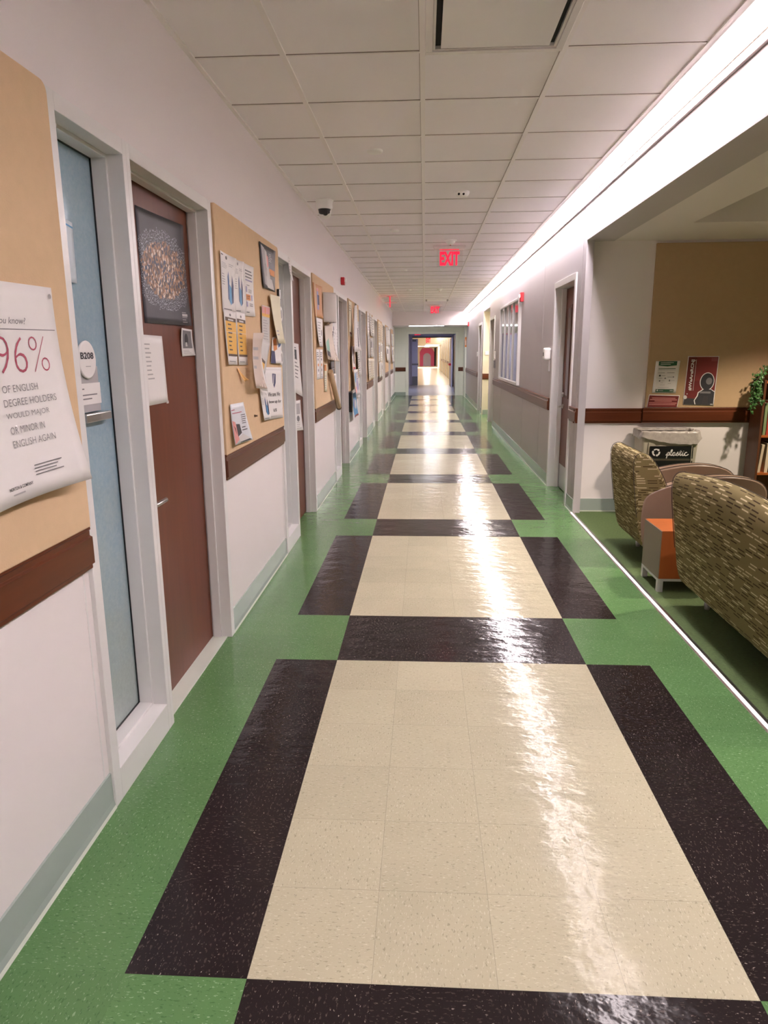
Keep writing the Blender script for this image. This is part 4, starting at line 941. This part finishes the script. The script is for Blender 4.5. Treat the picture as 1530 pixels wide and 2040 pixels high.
# ---------------------------------------------------------------- fourth tackboard: thick bundle of colourful sheets
import itertools
tones = [paper_m, papgrey_m, paper2_m]
def bundle(k, cols, labs, z_rows, grp, tones, mess=0.03, bul=0.03):
    y0 = U0+k*UP+UW+0.03; L = 1.44; n = 0
    w = L/cols
    for c in range(cols):
        for r_, (zt, zb) in enumerate(z_rows):
            a = y0+c*w+rnd.uniform(-mess, mess)*0.5; b = a+w*rnd.uniform(0.86, 1.02)
            zt2, zb2 = zt+rnd.uniform(-mess, mess), zb+rnd.uniform(-mess, mess)
            sl = rnd.uniform(-mess, mess)
            m = tones[(c*3+r_*2) % len(tones)]
            pr = [('l', 0.15, 0.1, 0.85, 0.9, 7, inkl)]
            if rnd.random() < 0.4: pr.append(('r', 0.2, 0.5, 0.7, 0.8, rnd.choice([inkg, inkl, pur_i])))
            lab = labs(c, r_)
            sheet('pinned_paper', lab, 'notice', 'L', BX, ((a, zt2), (b, zt2+sl), (a+sl, zb2), (b+sl, zb2)), pr, m, gap=0.004+0.007*((r_+c) % 3)+rnd.uniform(0, 0.003), curl=(rnd.uniform(0, bul), rnd.uniform(0, bul), 0, rnd.uniform(0, 0.02)), bulge=rnd.uniform(0, bul), group=grp, n=6)
            n += 1
colr = ['first', 'second', 'third', 'fourth']; rowr = ['top', 'middle', 'bottom', 'lowest']
sheet('cream_poster', 'cream poster at the upper left of the bundled fourth tackboard', 'poster', 'L', BX, ((9.68, 2.17), (10.10, 2.17), (9.70, 1.72), (10.08, 1.70)), [('l', 0.2, 0.7, 0.6, 0.9, 3, brown_i), ('r', 0.15, 0.06, 0.85, 0.12, maroon_i)], paper2_m, gap=0.006)
sheet('folded_newspaper', 'tall pointed folded newspaper on the bundled fourth tackboard', 'newspaper', 'L', BX, ((10.02, 2.12), (10.10, 2.16), (9.74, 1.50), (10.45, 1.52)), [('l', 0.2, 0.05, 0.9, 0.9, 14, inkl), ('r', 0.4, 0.1, 0.6, 0.5, inkg)], paper_m, gap=0.05, bulge=0.03, curl=(0.02, 0.05, 0, 0))
sheet('red_blue_poster', 'sheet with navy and red bars in the middle of the fourth tackboard', 'poster', 'L', BX, ((9.74, 1.58), (10.12, 1.58), (9.74, 1.25), (10.12, 1.24)), [('r', 0.0, 0.6, 0.2, 1, navy_i), ('r', 0.55, 0.3, 0.8, 0.9, maroon_i), ('r', 0.1, 0.08, 0.9, 0.16, redp)], papgrey_m, gap=0.03, curl=(0.02, 0.02, 0, 0))
sheet('column_listing', 'long strip of printed listings down the right of the fourth tackboard', 'notice', 'L', BX, ((10.52, 1.95), (10.95, 1.95), (10.60, 1.12), (11.05, 1.14)), [('l', 0.1, 0.02, 0.9, 0.98, 24, inkg)], papgrey_m, gap=0.02, curl=(0.03, 0.03, 0, 0), n=10)
sheet('top_notice', 'pale sheet at the upper right of the bundled fourth tackboard', 'notice', 'L', BX, ((10.35, 2.12), (10.9, 2.13), (10.38, 1.70), (10.9, 1.72)), [('l', 0.1, 0.1, 0.9, 0.9, 8, inkl)], paper2_m, gap=0.012)
sheet('patterned_strip', 'blue and white patterned strip below the red barred sheet', 'leaflet', 'L', BX, ((9.80, 1.26), (10.40, 1.26), (9.82, 0.90), (10.42, 0.90)), [('e', 0.3, 0.7, 0.15, 0.2, skyb_i), ('e', 0.65, 0.4, 0.2, 0.22, pur_i), ('r', 0.1, 0.1, 0.4, 0.35, pink_i), ('l', 0.5, 0.6, 0.9, 0.9, 4, blue_i)], papgrey_m, gap=0.05, curl=(0.03, 0.04, 0, 0))
sheet('blue_leaflet', 'bright blue leaflet hanging lowest under the fourth tackboard', 'leaflet', 'L', XL, ((9.80, 0.94), (10.35, 0.94), (9.82, 0.60), (10.36, 0.60)), [('r', 0.2, 0.4, 0.5, 0.75, pur_i), ('r', 0.0, 0.0, 1.0, 0.08, maroon_i), ('e', 0.7, 0.5, 0.15, 0.2, paper_m)], skyb_i, gap=0.05, curl=(0.03, 0.03, 0, 0))
sheet('green_photo_sheet', 'sheet with a dark green photo under the printed listings strip', 'leaflet', 'L', XL, ((10.62, 1.12), (11.08, 1.12), (10.64, 0.82), (11.08, 0.82)), [('r', 0.1, 0.2, 0.9, 0.7, green_i), ('p', [(0.3, 0.2), (0.6, 0.6), (0.9, 0.2)], inkg), ('r', 0.3, 0.02, 0.95, 0.12, paper_m)], papgrey_m, gap=0.04)
m = MB().box(XL, XL+0.06, 9.64, 9.78, 0.70, 0.96, black_m); tag(m.build('wall_pocket', bevel=0.006), 'black wall pocket under the fourth tackboard by the door frame', 'file holder')

bundle(3, 3, lambda c, r: '%s sheet in the %s column of papers on the fifth tackboard' % (rowr[r], colr[c]), [(2.17, 1.78), (1.77, 1.40), (1.39, 1.02)], 'papers in three columns on the fifth tackboard', [paper_m, mat('ivory paper', (0.72, 0.66, 0.56), 0.6), papgrey_m], 0.015, 0.025)
bundle(4, 3, lambda c, r: '%s sheet in the %s column of papers on the sixth tackboard' % (rowr[r], colr[c]), [(2.15, 1.70), (1.72, 1.30), (1.28, 0.95)], 'papers on the sixth tackboard', [mat('ivory paper 2', (0.70, 0.60, 0.48), 0.6), papgrey_m, paper_m], 0.016, 0.012)
bundle(5, 2, lambda c, r: '%s sheet in the %s column of papers on the seventh tackboard' % (rowr[r], colr[c]), [(2.12, 1.68), (1.66, 1.25)], 'papers on the seventh tackboard', [paper_m, papgrey_m, paper_m], 0.03, 0.05)
bundle(6, 2, lambda c, r: '%s sheet in the %s column of papers on the farthest left tackboard' % (rowr[r], colr[c]), [(2.08, 1.70), (1.66, 1.20)], 'papers on the farthest tackboard', [papgrey_m, paper2_m], 0.03, 0.05)

# ---------------------------------------------------------------- lounge wall
LW = 6.62
sheet('recycling_notice', 'white recycling notice with dark green bands on the lounge tackboard', 'notice', 'B', LW, ((2.085, 1.398), (2.300, 1.400), (2.070, 1.115), (2.282, 1.113)),
      [('p', [(0.13, 0.99), (0.88, 0.99), (0.88, 0.86), (0.5, 0.83), (0.13, 0.86)], green_i), ('l', 0.2, 0.87, 0.82, 0.97, 2, paper_m), ('r', 0.15, 0.745, 0.85, 0.765, green_i), ('r', 0.13, 0.70, 0.86, 0.704, inkg), ('l', 0.15, 0.61, 0.45, 0.65, 1, inkg), ('l', 0.52, 0.61, 0.86, 0.65, 1, inkg),
       ('r', 0.2, 0.52, 0.27, 0.57, ink), ('l', 0.3, 0.53, 0.5, 0.56, 1, inkg), ('l', 0.2, 0.45, 0.42, 0.48, 1, inkg), ('e', 0.47, 0.46, 0.04, 0.02, inkg), ('l', 0.55, 0.48, 0.75, 0.51, 1, inkg), ('e', 0.8, 0.50, 0.03, 0.02, inkg), ('e', 0.25, 0.38, 0.03, 0.025, inkg), ('l', 0.32, 0.37, 0.5, 0.4, 1, inkl), ('e', 0.66, 0.39, 0.03, 0.03, inkg), ('l', 0.72, 0.38, 0.88, 0.41, 1, inkl), ('l', 0.3, 0.31, 0.45, 0.34, 1, inkl), ('l', 0.6, 0.28, 0.8, 0.31, 1, inkl), ('l', 0.28, 0.24, 0.5, 0.27, 1, inkl), ('l', 0.2, 0.16, 0.85, 0.19, 1, inkl),
       ('r', 0.13, 0.03, 0.88, 0.12, green_i), ('e', 0.2, 0.08, 0.03, 0.025, paper_m), ('l', 0.26, 0.05, 0.45, 0.1, 1, inkl), ('r', 0.72, 0.06, 0.85, 0.09, inkl)])
sheet('land_notice', 'maroon card with white border and centred lines, under the recycling notice', 'notice', 'B', LW, ((2.045, 1.100), (2.320, 1.092), (2.030, 0.985), (2.305, 0.984)),
      [('r', 0.02, 0.02, 0.98, 0.95, maroon_i), ('r', 0.12, 0.72, 0.88, 0.77, pink_i), ('r', 0.06, 0.60, 0.94, 0.65, pink_i), ('r', 0.22, 0.48, 0.78, 0.53, pink_i), ('r', 0.05, 0.33, 0.95, 0.38, pink_i), ('r', 0.06, 0.20, 0.92, 0.25, pink_i)], gap=0.005)
sheet('hashtag_poster', 'red poster with a vertical white hashtag and a dark outlined figure', 'poster', 'B', LW, ((2.365, 1.440), (2.638, 1.438), (2.352, 1.006), (2.628, 0.996)),
      [('r', 0.025, 0.015, 0.975, 0.985, maroon_i), ('r', 0.3, 0.5, 0.975, 0.985, mat('brighter maroon', (0.22, 0.03, 0.03), 0.5)), ('r', 0.025, 0.015, 0.6, 0.14, char_i), ('r', 0.76, 0.90, 0.95, 0.97, mat('dusky red', (0.28, 0.07, 0.07), 0.5)),
       ('t', '#WeAreRCNJ', 0.12, 0.30, 0.25, 0.93, paper_m, 0.03, 0, True), ('r', 0.275, 0.30, 0.285, 0.93, paper_m), ('e', 0.05, 0.16, 0.06, 0.04, papgrey_m), ('e', 0.1, 0.23, 0.02, 0.012, papgrey_m),
       ('e', 0.70, 0.49, 0.235, 0.185, paper_m), ('p', [(0.38, 0.02), (0.34, 0.1), (0.42, 0.2), (0.44, 0.27), (0.62, 0.35), (0.85, 0.34), (0.97, 0.30), (0.97, 0.02)], paper_m),
       ('e', 0.70, 0.49, 0.21, 0.17, ink), ('p', [(0.41, 0.018), (0.37, 0.1), (0.45, 0.19), (0.47, 0.26), (0.64, 0.34), (0.85, 0.33), (0.97, 0.28), (0.97, 0.018)], ink), ('r', 0.5, 0.25, 0.85, 0.29, inkg), ('p', [(0.6, 0.03), (0.8, 0.03), (0.78, 0.2), (0.64, 0.2)], char_i), ('e', 0.76, 0.5, 0.10, 0.07, inkg), ('r', 0.88, 0.025, 0.96, 0.04, papgrey_m)])

# ---------------------------------------------------------------- waste bin
t_ = thing('recycling_bin', 'beige plastic recycling bin with a bag over its rim, by the lounge wall', 'bin', (2.17, 6.45, 0))
m = MB()
def frus(m, x0, x1, y0, y1, z0, z1, d, mm):
    i = m.add([(x0+d, y0+d, z0), (x1-d, y0+d, z0), (x1-d, y1-d, z0), (x0+d, y1-d, z0), (x0, y0, z1), (x1, y0, z1), (x1, y1, z1), (x0, y1, z1)])
    for q in ((0, 3, 2, 1), (4, 5, 6, 7), (0, 1, 5, 4), (1, 2, 6, 5), (2, 3, 7, 6), (3, 0, 4, 7)): m.face([i+k for k in q], mm)
BX0, BX1, BY0, BY1 = 1.93, 2.42, 6.33, 6.60
frus(m, BX0, BX1, BY0, BY1, 0.002, 0.76, 0.035, bin_m); m.build('bin_body', t_, bevel=0.018, seg=3)
for xr in (BX0+0.055, BX1-0.06): MB().box(xr, xr+0.005, BY0-0.0035, BY0+0.03, 0.30, 0.70, bin_m).build('body_rib', t_)
# draped liner
m = MB(); N = 64; rings = []
for lvl in range(7):
    pts = []
    for k in range(N):
        s_ = k/N*4; side = int(s_); f_ = s_-side
        e = 0.002+0.0022*lvl if lvl > 0 else -0.012
        x0, x1, y0, y1 = BX0-e, BX1+e, BY0-e, BY1+e
        p = [(x0+(x1-x0)*f_, y0), (x1, y0+(y1-y0)*f_), (x1-(x1-x0)*f_, y1), (x0, y1-(y1-y0)*f_)][side]
        if lvl == 0: z = 0.775
        else:
            drop = 0.05 + (0.065*f_*(1.6-f_)*1.6 if side == 0 else 0.03*abs(math.sin(k)))
            z = 0.80-drop*(lvl-1)/5
        w = 0.004*math.sin(k*1.7+lvl*0.9)+0.003*math.sin(k*3.1)
        cxp, cyp = (BX0+BX1)/2, (BY0+BY1)/2; dx, dy = p[0]-cxp, p[1]-cyp; L_ = math.hypot(dx, dy)
        pts.append((p[0]+dx/L_*w, p[1]+dy/L_*w, z+0.003*math.sin(k*2.3)))
    rings.append(m.add(pts))
for a, b in zip(rings, rings[1:]):
    for k in range(N): m.face((a+k, a+(k+1) % N, b+(k+1) % N, b+k), liner_m, sm=True)
m.face([rings[0]+k for k in range(N)], gap_m)
lo = m.build('bin_liner', t_); lo['label'] = 'crumpled translucent bag liner folded over the rim'
# label with recycling arrows and script lettering
def ribbon(m, pts, w, y, mm, slant=0):
    P = []
    for i in range(len(pts)-1):
        p0 = pts[max(i-1, 0)]; p1 = pts[i]; p2 = pts[i+1]; p3 = pts[min(i+2, len(pts)-1)]
        for q in range(6):
            t = q/6
            P.append(tuple(0.5*((2*p1[j])+(-p0[j]+p2[j])*t+(2*p0[j]-5*p1[j]+4*p2[j]-p3[j])*t*t+(-p0[j]+3*p1[j]-3*p2[j]+p3[j])*t**3) for j in (0, 1)))
    P.append(pts[-1]); L_ = []
    for i, p in enumerate(P):
        a = P[max(i-1, 0)]; b = P[min(i+1, len(P)-1)]; dx, dz = b[0]-a[0], b[1]-a[1]; d = math.hypot(dx, dz) or 1
        nx, nz = -dz/d, dx/d; ww = w*(0.8+0.4*abs(dz)/d)
        L_.append(((p[0]+nx*ww, y, p[1]+nz*ww), (p[0]-nx*ww, y, p[1]-nz*ww)))
    i0 = m.add([q for pr in L_ for q in pr])
    for i in range(len(L_)-1): m.face((i0+2*i, i0+2*i+1, i0+2*i+3, i0+2*i+2), mm)
yl = BY0-0.001
def bin_label(z0, z1, lab, text):
    m = MB(); x0, x1 = BX0+0.07, BX1-0.045
    m.box(x0, x1, yl-0.002, yl+0.012, z0, z1, black_m)
    if text:
        cxr, czr, R_ = x0+0.055, (z0+z1)/2, 0.028
        for q in range(3):
            a0 = math.pi/2+q*2*math.pi/3
            pts = [(cxr+R_*math.cos(a0+0.75-t*1.35), czr+R_*math.sin(a0+0.75-t*1.35)) for t in (0, 0.25, 0.5, 0.75, 1)]
            ribbon(m, pts, 0.0058, yl-0.0026, paper_m)
            a1 = a0+0.75-1.35; ex, ez = pts[-1]; tx, tz = math.sin(a1), -math.cos(a1); nx, nz = math.cos(a1), math.sin(a1)
            i = m.add([(ex+nx*0.012, yl-0.0026, ez+nz*0.012), (ex-nx*0.012, yl-0.0026, ez-nz*0.012), (ex+tx*0.016, yl-0.0026, ez+tz*0.016)]); m.face((i, i+1, i+2), paper_m)
        ox, oz, S = x0+0.145, z0+0.026, 0.031
        strokes = [[(-0.15, 0.1), (0.25, 0.6), (0.42, 0.95), (0.15, -0.4), (0.05, -0.75)], [(0.35, 0.7), (0.7, 0.98), (0.85, 0.55), (0.55, 0.08), (0.3, 0.2)],
                   [(0.55, 0.08), (1.0, 0.3), (1.55, 1.35), (1.5, 1.75), (1.25, 1.4), (1.2, 0.5), (1.35, 0.05), (1.7, 0.3)],
                   [(2.45, 0.8), (2.15, 0.95), (1.8, 0.6), (1.85, 0.1), (2.2, 0.1), (2.45, 0.85), (2.42, 0.15), (2.75, 0.25)],
                   [(2.75, 0.25), (3.15, 1.05), (3.2, 0.7), (3.35, 0.3), (3.1, 0.02), (2.8, 0.15)],
                   [(3.2, 0.1), (3.55, 0.3), (4.0, 1.5), (3.85, 0.6), (3.95, 0.05), (4.3, 0.3)], [(3.6, 1.05), (4.35, 1.12)],
                   [(4.3, 0.3), (4.6, 0.9), (4.5, 0.2), (4.7, 0.02), (5.0, 0.3)], [(4.75, 1.25), (4.78, 1.35)],
                   [(5.75, 0.85), (5.45, 0.98), (5.1, 0.55), (5.25, 0.05), (5.7, 0.1), (6.2, 0.45)]]
        for st in strokes: ribbon(m, [(ox+px*S, oz+pz*S) for px, pz in st], 0.0036, yl-0.0026, paper_m)
    o = m.build('bin_label', t_); o['label'] = lab
bin_label(0.555, 0.665, 'black label with recycling arrows and the word plastic', True)
bin_label(0.42, 0.535, 'second plain black label lower on the bin', False)

# ---------------------------------------------------------------- bookcase, books, ivy
t_ = thing('bookcase', 'dark wood bookcase at the right edge against the lounge wall', 'bookcase', (3.35, 6.5, 0))
X0, X1, Y0_, Y1_, HT = 2.95, 3.80, 6.38, 6.60, 1.235
MB().box(X0, X0+0.02, Y0_, Y1_, 0.002, HT, case_w).build('side_panel', t_, bevel=0.001); MB().box(X1-0.02, X1, Y0_, Y1_, 0.002, HT, case_w).build('side_panel', t_, bevel=0.001)
MB().box(X0+0.02, X1-0.02, Y1_-0.008, Y1_, 0.05, HT-0.02, case_w).build('back_panel', t_)
shz = [0.05, 0.41, 0.745, 1.215]
for z in shz: MB().box(X0+0.02, X1-0.02, Y0_, Y1_-0.008, z-0.01, z+0.01, orange_w).build('shelf', t_, bevel=0.001)
books = [(0.42, 2.976, 0.022, 0.25, 0.08, (0.62, 0.50, 0.36), 'tan book leaning at the left end of the middle shelf'), (0.42, 3.035, 0.028, 0.26, 0.02, (0.68, 0.56, 0.42), 'pale book second from the left on the middle shelf'),
         (0.42, 3.075, 0.04, 0.27, 0, (0.03, 0.03, 0.035), 'black book third from the left on the middle shelf'), (0.42, 3.125, 0.035, 0.25, 0, (0.10, 0.03, 0.03), 'dark red book on the middle shelf beside the black one'),
         (0.755, 2.985, 0.024, 0.28, 0, (0.20, 0.26, 0.12), 'olive green book at the left end of the upper shelf'), (0.755, 3.015, 0.03, 0.30, 0, (0.40, 0.05, 0.03), 'red book second from the left on the upper shelf'),
         (0.755, 3.055, 0.04, 0.31, 0, (0.10, 0.09, 0.05), 'dark brown book third from the left on the upper shelf')]
for z, x, w, h, lean, col, lab in books:
    m = MB(); cm = mat('book cloth', col, 0.6); y0, y1 = Y0_+0.015, Y0_+0.165
    m.prism([(x, z+0.0005), (x+w, z+0.0005), (x+w+lean*h, z+h), (x+lean*h, z+h)], 'y', y0, y1, cm)
    m.prism([(x+0.003+lean*(h-0.003), z+h-0.002), (x+w-0.003+lean*(h-0.003), z+h-0.002), (x+w-0.003+lean*h, z+h+0.0006), (x+0.003+lean*h, z+h+0.0006)], 'y', y0+0.004, y1-0.004, paper2_m)
    tag(m.build('book'), lab, 'book', 'books on the lounge bookcase')
t_ = thing('potted_ivy', 'trailing green ivy in a pot on top of the bookcase', 'plant', (3.06, 6.48, HT))
MB().lathe([(0.05, HT+0.001), (0.07, HT+0.10), (0.075, HT+0.12), (0.06, HT+0.12)], 3.08, 6.49, pot_m, 24).build('pot', t_)
st = MB(); lf = MB(); r2 = random.Random(3)
def leaf(m, p, d, n_, s):
    d = d.normalized(); side = d.cross(n_).normalized(); n_ = side.cross(d)
    sh = [(0, 0), (-0.55, 0.15), (-0.75, 0.55), (-0.35, 0.6), (0, 1.15), (0.35, 0.6), (0.75, 0.55), (0.55, 0.15)]
    c = m.add([p+d*0.45*s+n_*0.12*s]); i0 = m.add([p+side*a*s*0.7+d*b*s-n_*abs(a)*0.1*s for a, b in sh])
    for k in range(len(sh)): m.face((c, i0+k, i0+(k+1) % len(sh)), leaf_m)
for v in range(20):
    a = r2.uniform(math.pi*0.75, math.pi*1.75); ln = r2.uniform(0.12, 0.40)
    p = Vector((3.07, 6.48, HT+0.12)); pts = [p.copy()]
    ex = Vector((2.925 - r2.uniform(0, 0.06), 6.36-r2.uniform(0, 0.04)+r2.uniform(-0.02, 0.14), HT+r2.uniform(-0.02, 0.06)))
    if v % 2: ex = Vector((3.0+r2.uniform(0, 0.3), 6.355-r2.uniform(0, 0.03), HT+r2.uniform(0.0, 0.05)))
    for q in range(1, 5): pts.append(p.lerp(ex, q/4)+Vector((0, 0, 0.03*math.sin(q/4*math.pi))))
    z = ex.z; x, y = ex.x, ex.y
    while ex.z-z < ln*0.62:
        z -= 0.025; x += r2.uniform(-0.012, 0.010); y += r2.uniform(-0.012, 0.010); 
        if x > 2.935: y = min(y, 6.365)
        pts.append(Vector((x, y, z)))
    st.tube(pts, 0.0016, stem_m, 5)
    for q in pts[2:]:
        for _ in range(3):
            o_ = Vector((r2.uniform(-1, 1), r2.uniform(-1, 0.4), r2.uniform(-1, 0.3)))
            leaf(lf, q+o_*0.008, o_, Vector((r2.uniform(-1, 1), -1, r2.uniform(-0.5, 1))), r2.uniform(0.018, 0.034))
st.build('stems', t_); o = lf.build('foliage', t_); o['label'] = 'green lobed ivy leaves'

# ---------------------------------------------------------------- lounge seats and cube table
BACK = [(1.545, 0.13), (1.512, 0.20), (1.492, 0.32), (1.474, 0.44), (1.457, 0.56), (1.445, 0.66), (1.440, 0.73), (1.447, 0.775), (1.468, 0.80), (1.50, 0.806), (1.535, 0.795), (1.575, 0.76), (1.615, 0.70), (1.65, 0.64), (1.68, 0.575), (1.71, 0.50), (1.735, 0.42), (1.75, 0.34), (1.755, 0.13)]
ARM = [(1.50, 0.32), (1.52, 0.16), (1.56, 0.12), (2.30, 0.12), (2.345, 0.14), (2.355, 0.50), (2.345, 0.56), (2.30, 0.605), (2.22, 0.632), (2.10, 0.645), (1.98, 0.643), (1.86, 0.625), (1.74, 0.597), (1.64, 0.565), (1.56, 0.53), (1.52, 0.495), (1.505, 0.44)]
def seat(name, lab, cat, y0, y1, cush, crown):
    """upholstered seat with its back to the corridor; y0 near end, y1 far end"""
    t_ = thing(name, lab, cat, (1.9, (y0+y1)/2, 0))
    def stations(a, b, r=0.03, cr=0.0, n=10):
        s_ = [(a, r*0.8, 0), (a+r*0.15, r*0.35, 0), (a+r*0.5, r*0.1, 0), (a+r, 0, 0)]
        for k in range(1, n): yy = a+r+(b-a-2*r)*k/n; s_.append((yy, 0, cr*math.sin(math.pi*k/n)))
        return s_+[(b-r, 0, 0), (b-r*0.5, r*0.1, 0), (b-r*0.15, r*0.35, 0), (b, r*0.8, 0)]
    aw = 0.105
    def dense(p):   # smooth the outline
        out = []
        n = len(p)
        for i in range(n):
            a, b = p[i], p[(i+1) % n]; out += [(a[0]*0.75+b[0]*0.25, a[1]*0.75+b[1]*0.25), (a[0]*0.25+b[0]*0.75, a[1]*0.25+b[1]*0.75)]
        return out
    m = MB(); m.loft(dense(BACK), stations(y0, y1, 0.028, crown), fabric); o = m.build('backrest', t_); o['label'] = 'backrest in olive fabric woven with dark and pale dashes'
    m = MB()
    for yy in (y0+0.006, y1-0.006):
        pts = [(px, yy, pz+0.001) for px, pz in dense(BACK)[4:30]]; m.tube(pts, 0.0022, thread, 6)
    m.tube([(1.503, y0+0.04+(y1-y0-0.08)*k/12, 0.8065+crown*math.sin(math.pi*k/12)) for k in range(13)], 0.0016, thread, 6)
    m.build('seam', o)
    for a in (y0-0.004, y1-aw+0.004):
        m = MB(); m.loft([(x+0.008, z) for x, z in dense(ARM)], stations(a, a+aw, 0.022), leather); ar = m.build('arm', t_); ar['label'] = 'arm in smooth taupe leather'
        m = MB()
        for yy in (a+0.008, a+aw-0.008): m.tube([(px+0.008, yy, pz+0.0005) for px, pz in dense(ARM)[9:30]], 0.0022, thread, 6)
        m.build('piping', ar)
    m = MB(); m.box(1.72, 2.28, y0+aw, y1-aw, 0.13, 0.26, leather); m.build('seat_base', t_, bevel=0.015)
    w = (y1-y0-2*aw)/cush
    for k in range(cush):
        m = MB(); m.box(1.70, 2.33, y0+aw+k*w+0.004, y0+aw+(k+1)*w-0.004, 0.262, 0.42, leather); m.build('seat_cushion', t_, bevel=0.045, seg=5)
    for lx in (1.67, 2.27):
        for ly in (y0+0.10, y1-0.10):
            m = MB(); m.lathe([(0.014, 0.001), (0.018, 0.02), (0.018, 0.14)], lx, ly, metal_w, 16); m.build('leg', t_)
    return t_
seat('lounge_chair', 'single lounge chair in dashed green fabric and taupe leather, beyond the cube table', 'armchair', 4.88, 5.50, 1, 0.0)
seat('loveseat', 'wide dashed green loveseat in the foreground at the right edge', 'sofa', 2.62, 4.12, 2, 0.05)
t_ = thing('cube_table', 'low orange wood cube table on silver legs between the two lounge seats', 'side table', (1.66, 4.49, 0))
tx0, tx1, ty0, ty1 = 1.475, 1.86, 4.318, 4.66
m = MB(); m.box(tx0+0.004, tx1-0.004, ty0, ty1, 0.088, 0.398, orange_w); m.build('table_body', t_, bevel=0.0015)
o = MB().box(tx0, tx0+0.006, ty0+0.002, ty1-0.002, 0.089, 0.396, taupe_lam).build('side_panel', t_); o['label'] = 'taupe side panel'
m = MB(); m.box(tx0+0.03, tx1-0.03, ty0, ty0+0.02, 0.072, 0.088, metal_w); m.box(tx0+0.03, tx1-0.03, ty1-0.02, ty1, 0.072, 0.088, metal_w); m.box(tx0, tx0+0.02, ty0+0.03, ty1-0.03, 0.072, 0.088, metal_w); m.box(tx1-0.02, tx1, ty0+0.03, ty1-0.03, 0.072, 0.088, metal_w); m.build('base_frame', t_)
for a in (tx0, tx1-0.034):
    for b in (ty0, ty1-0.034): MB().box(a, a+0.034, b, b+0.034, 0.001, 0.088, metal_w).build('leg', t_, bevel=0.001)
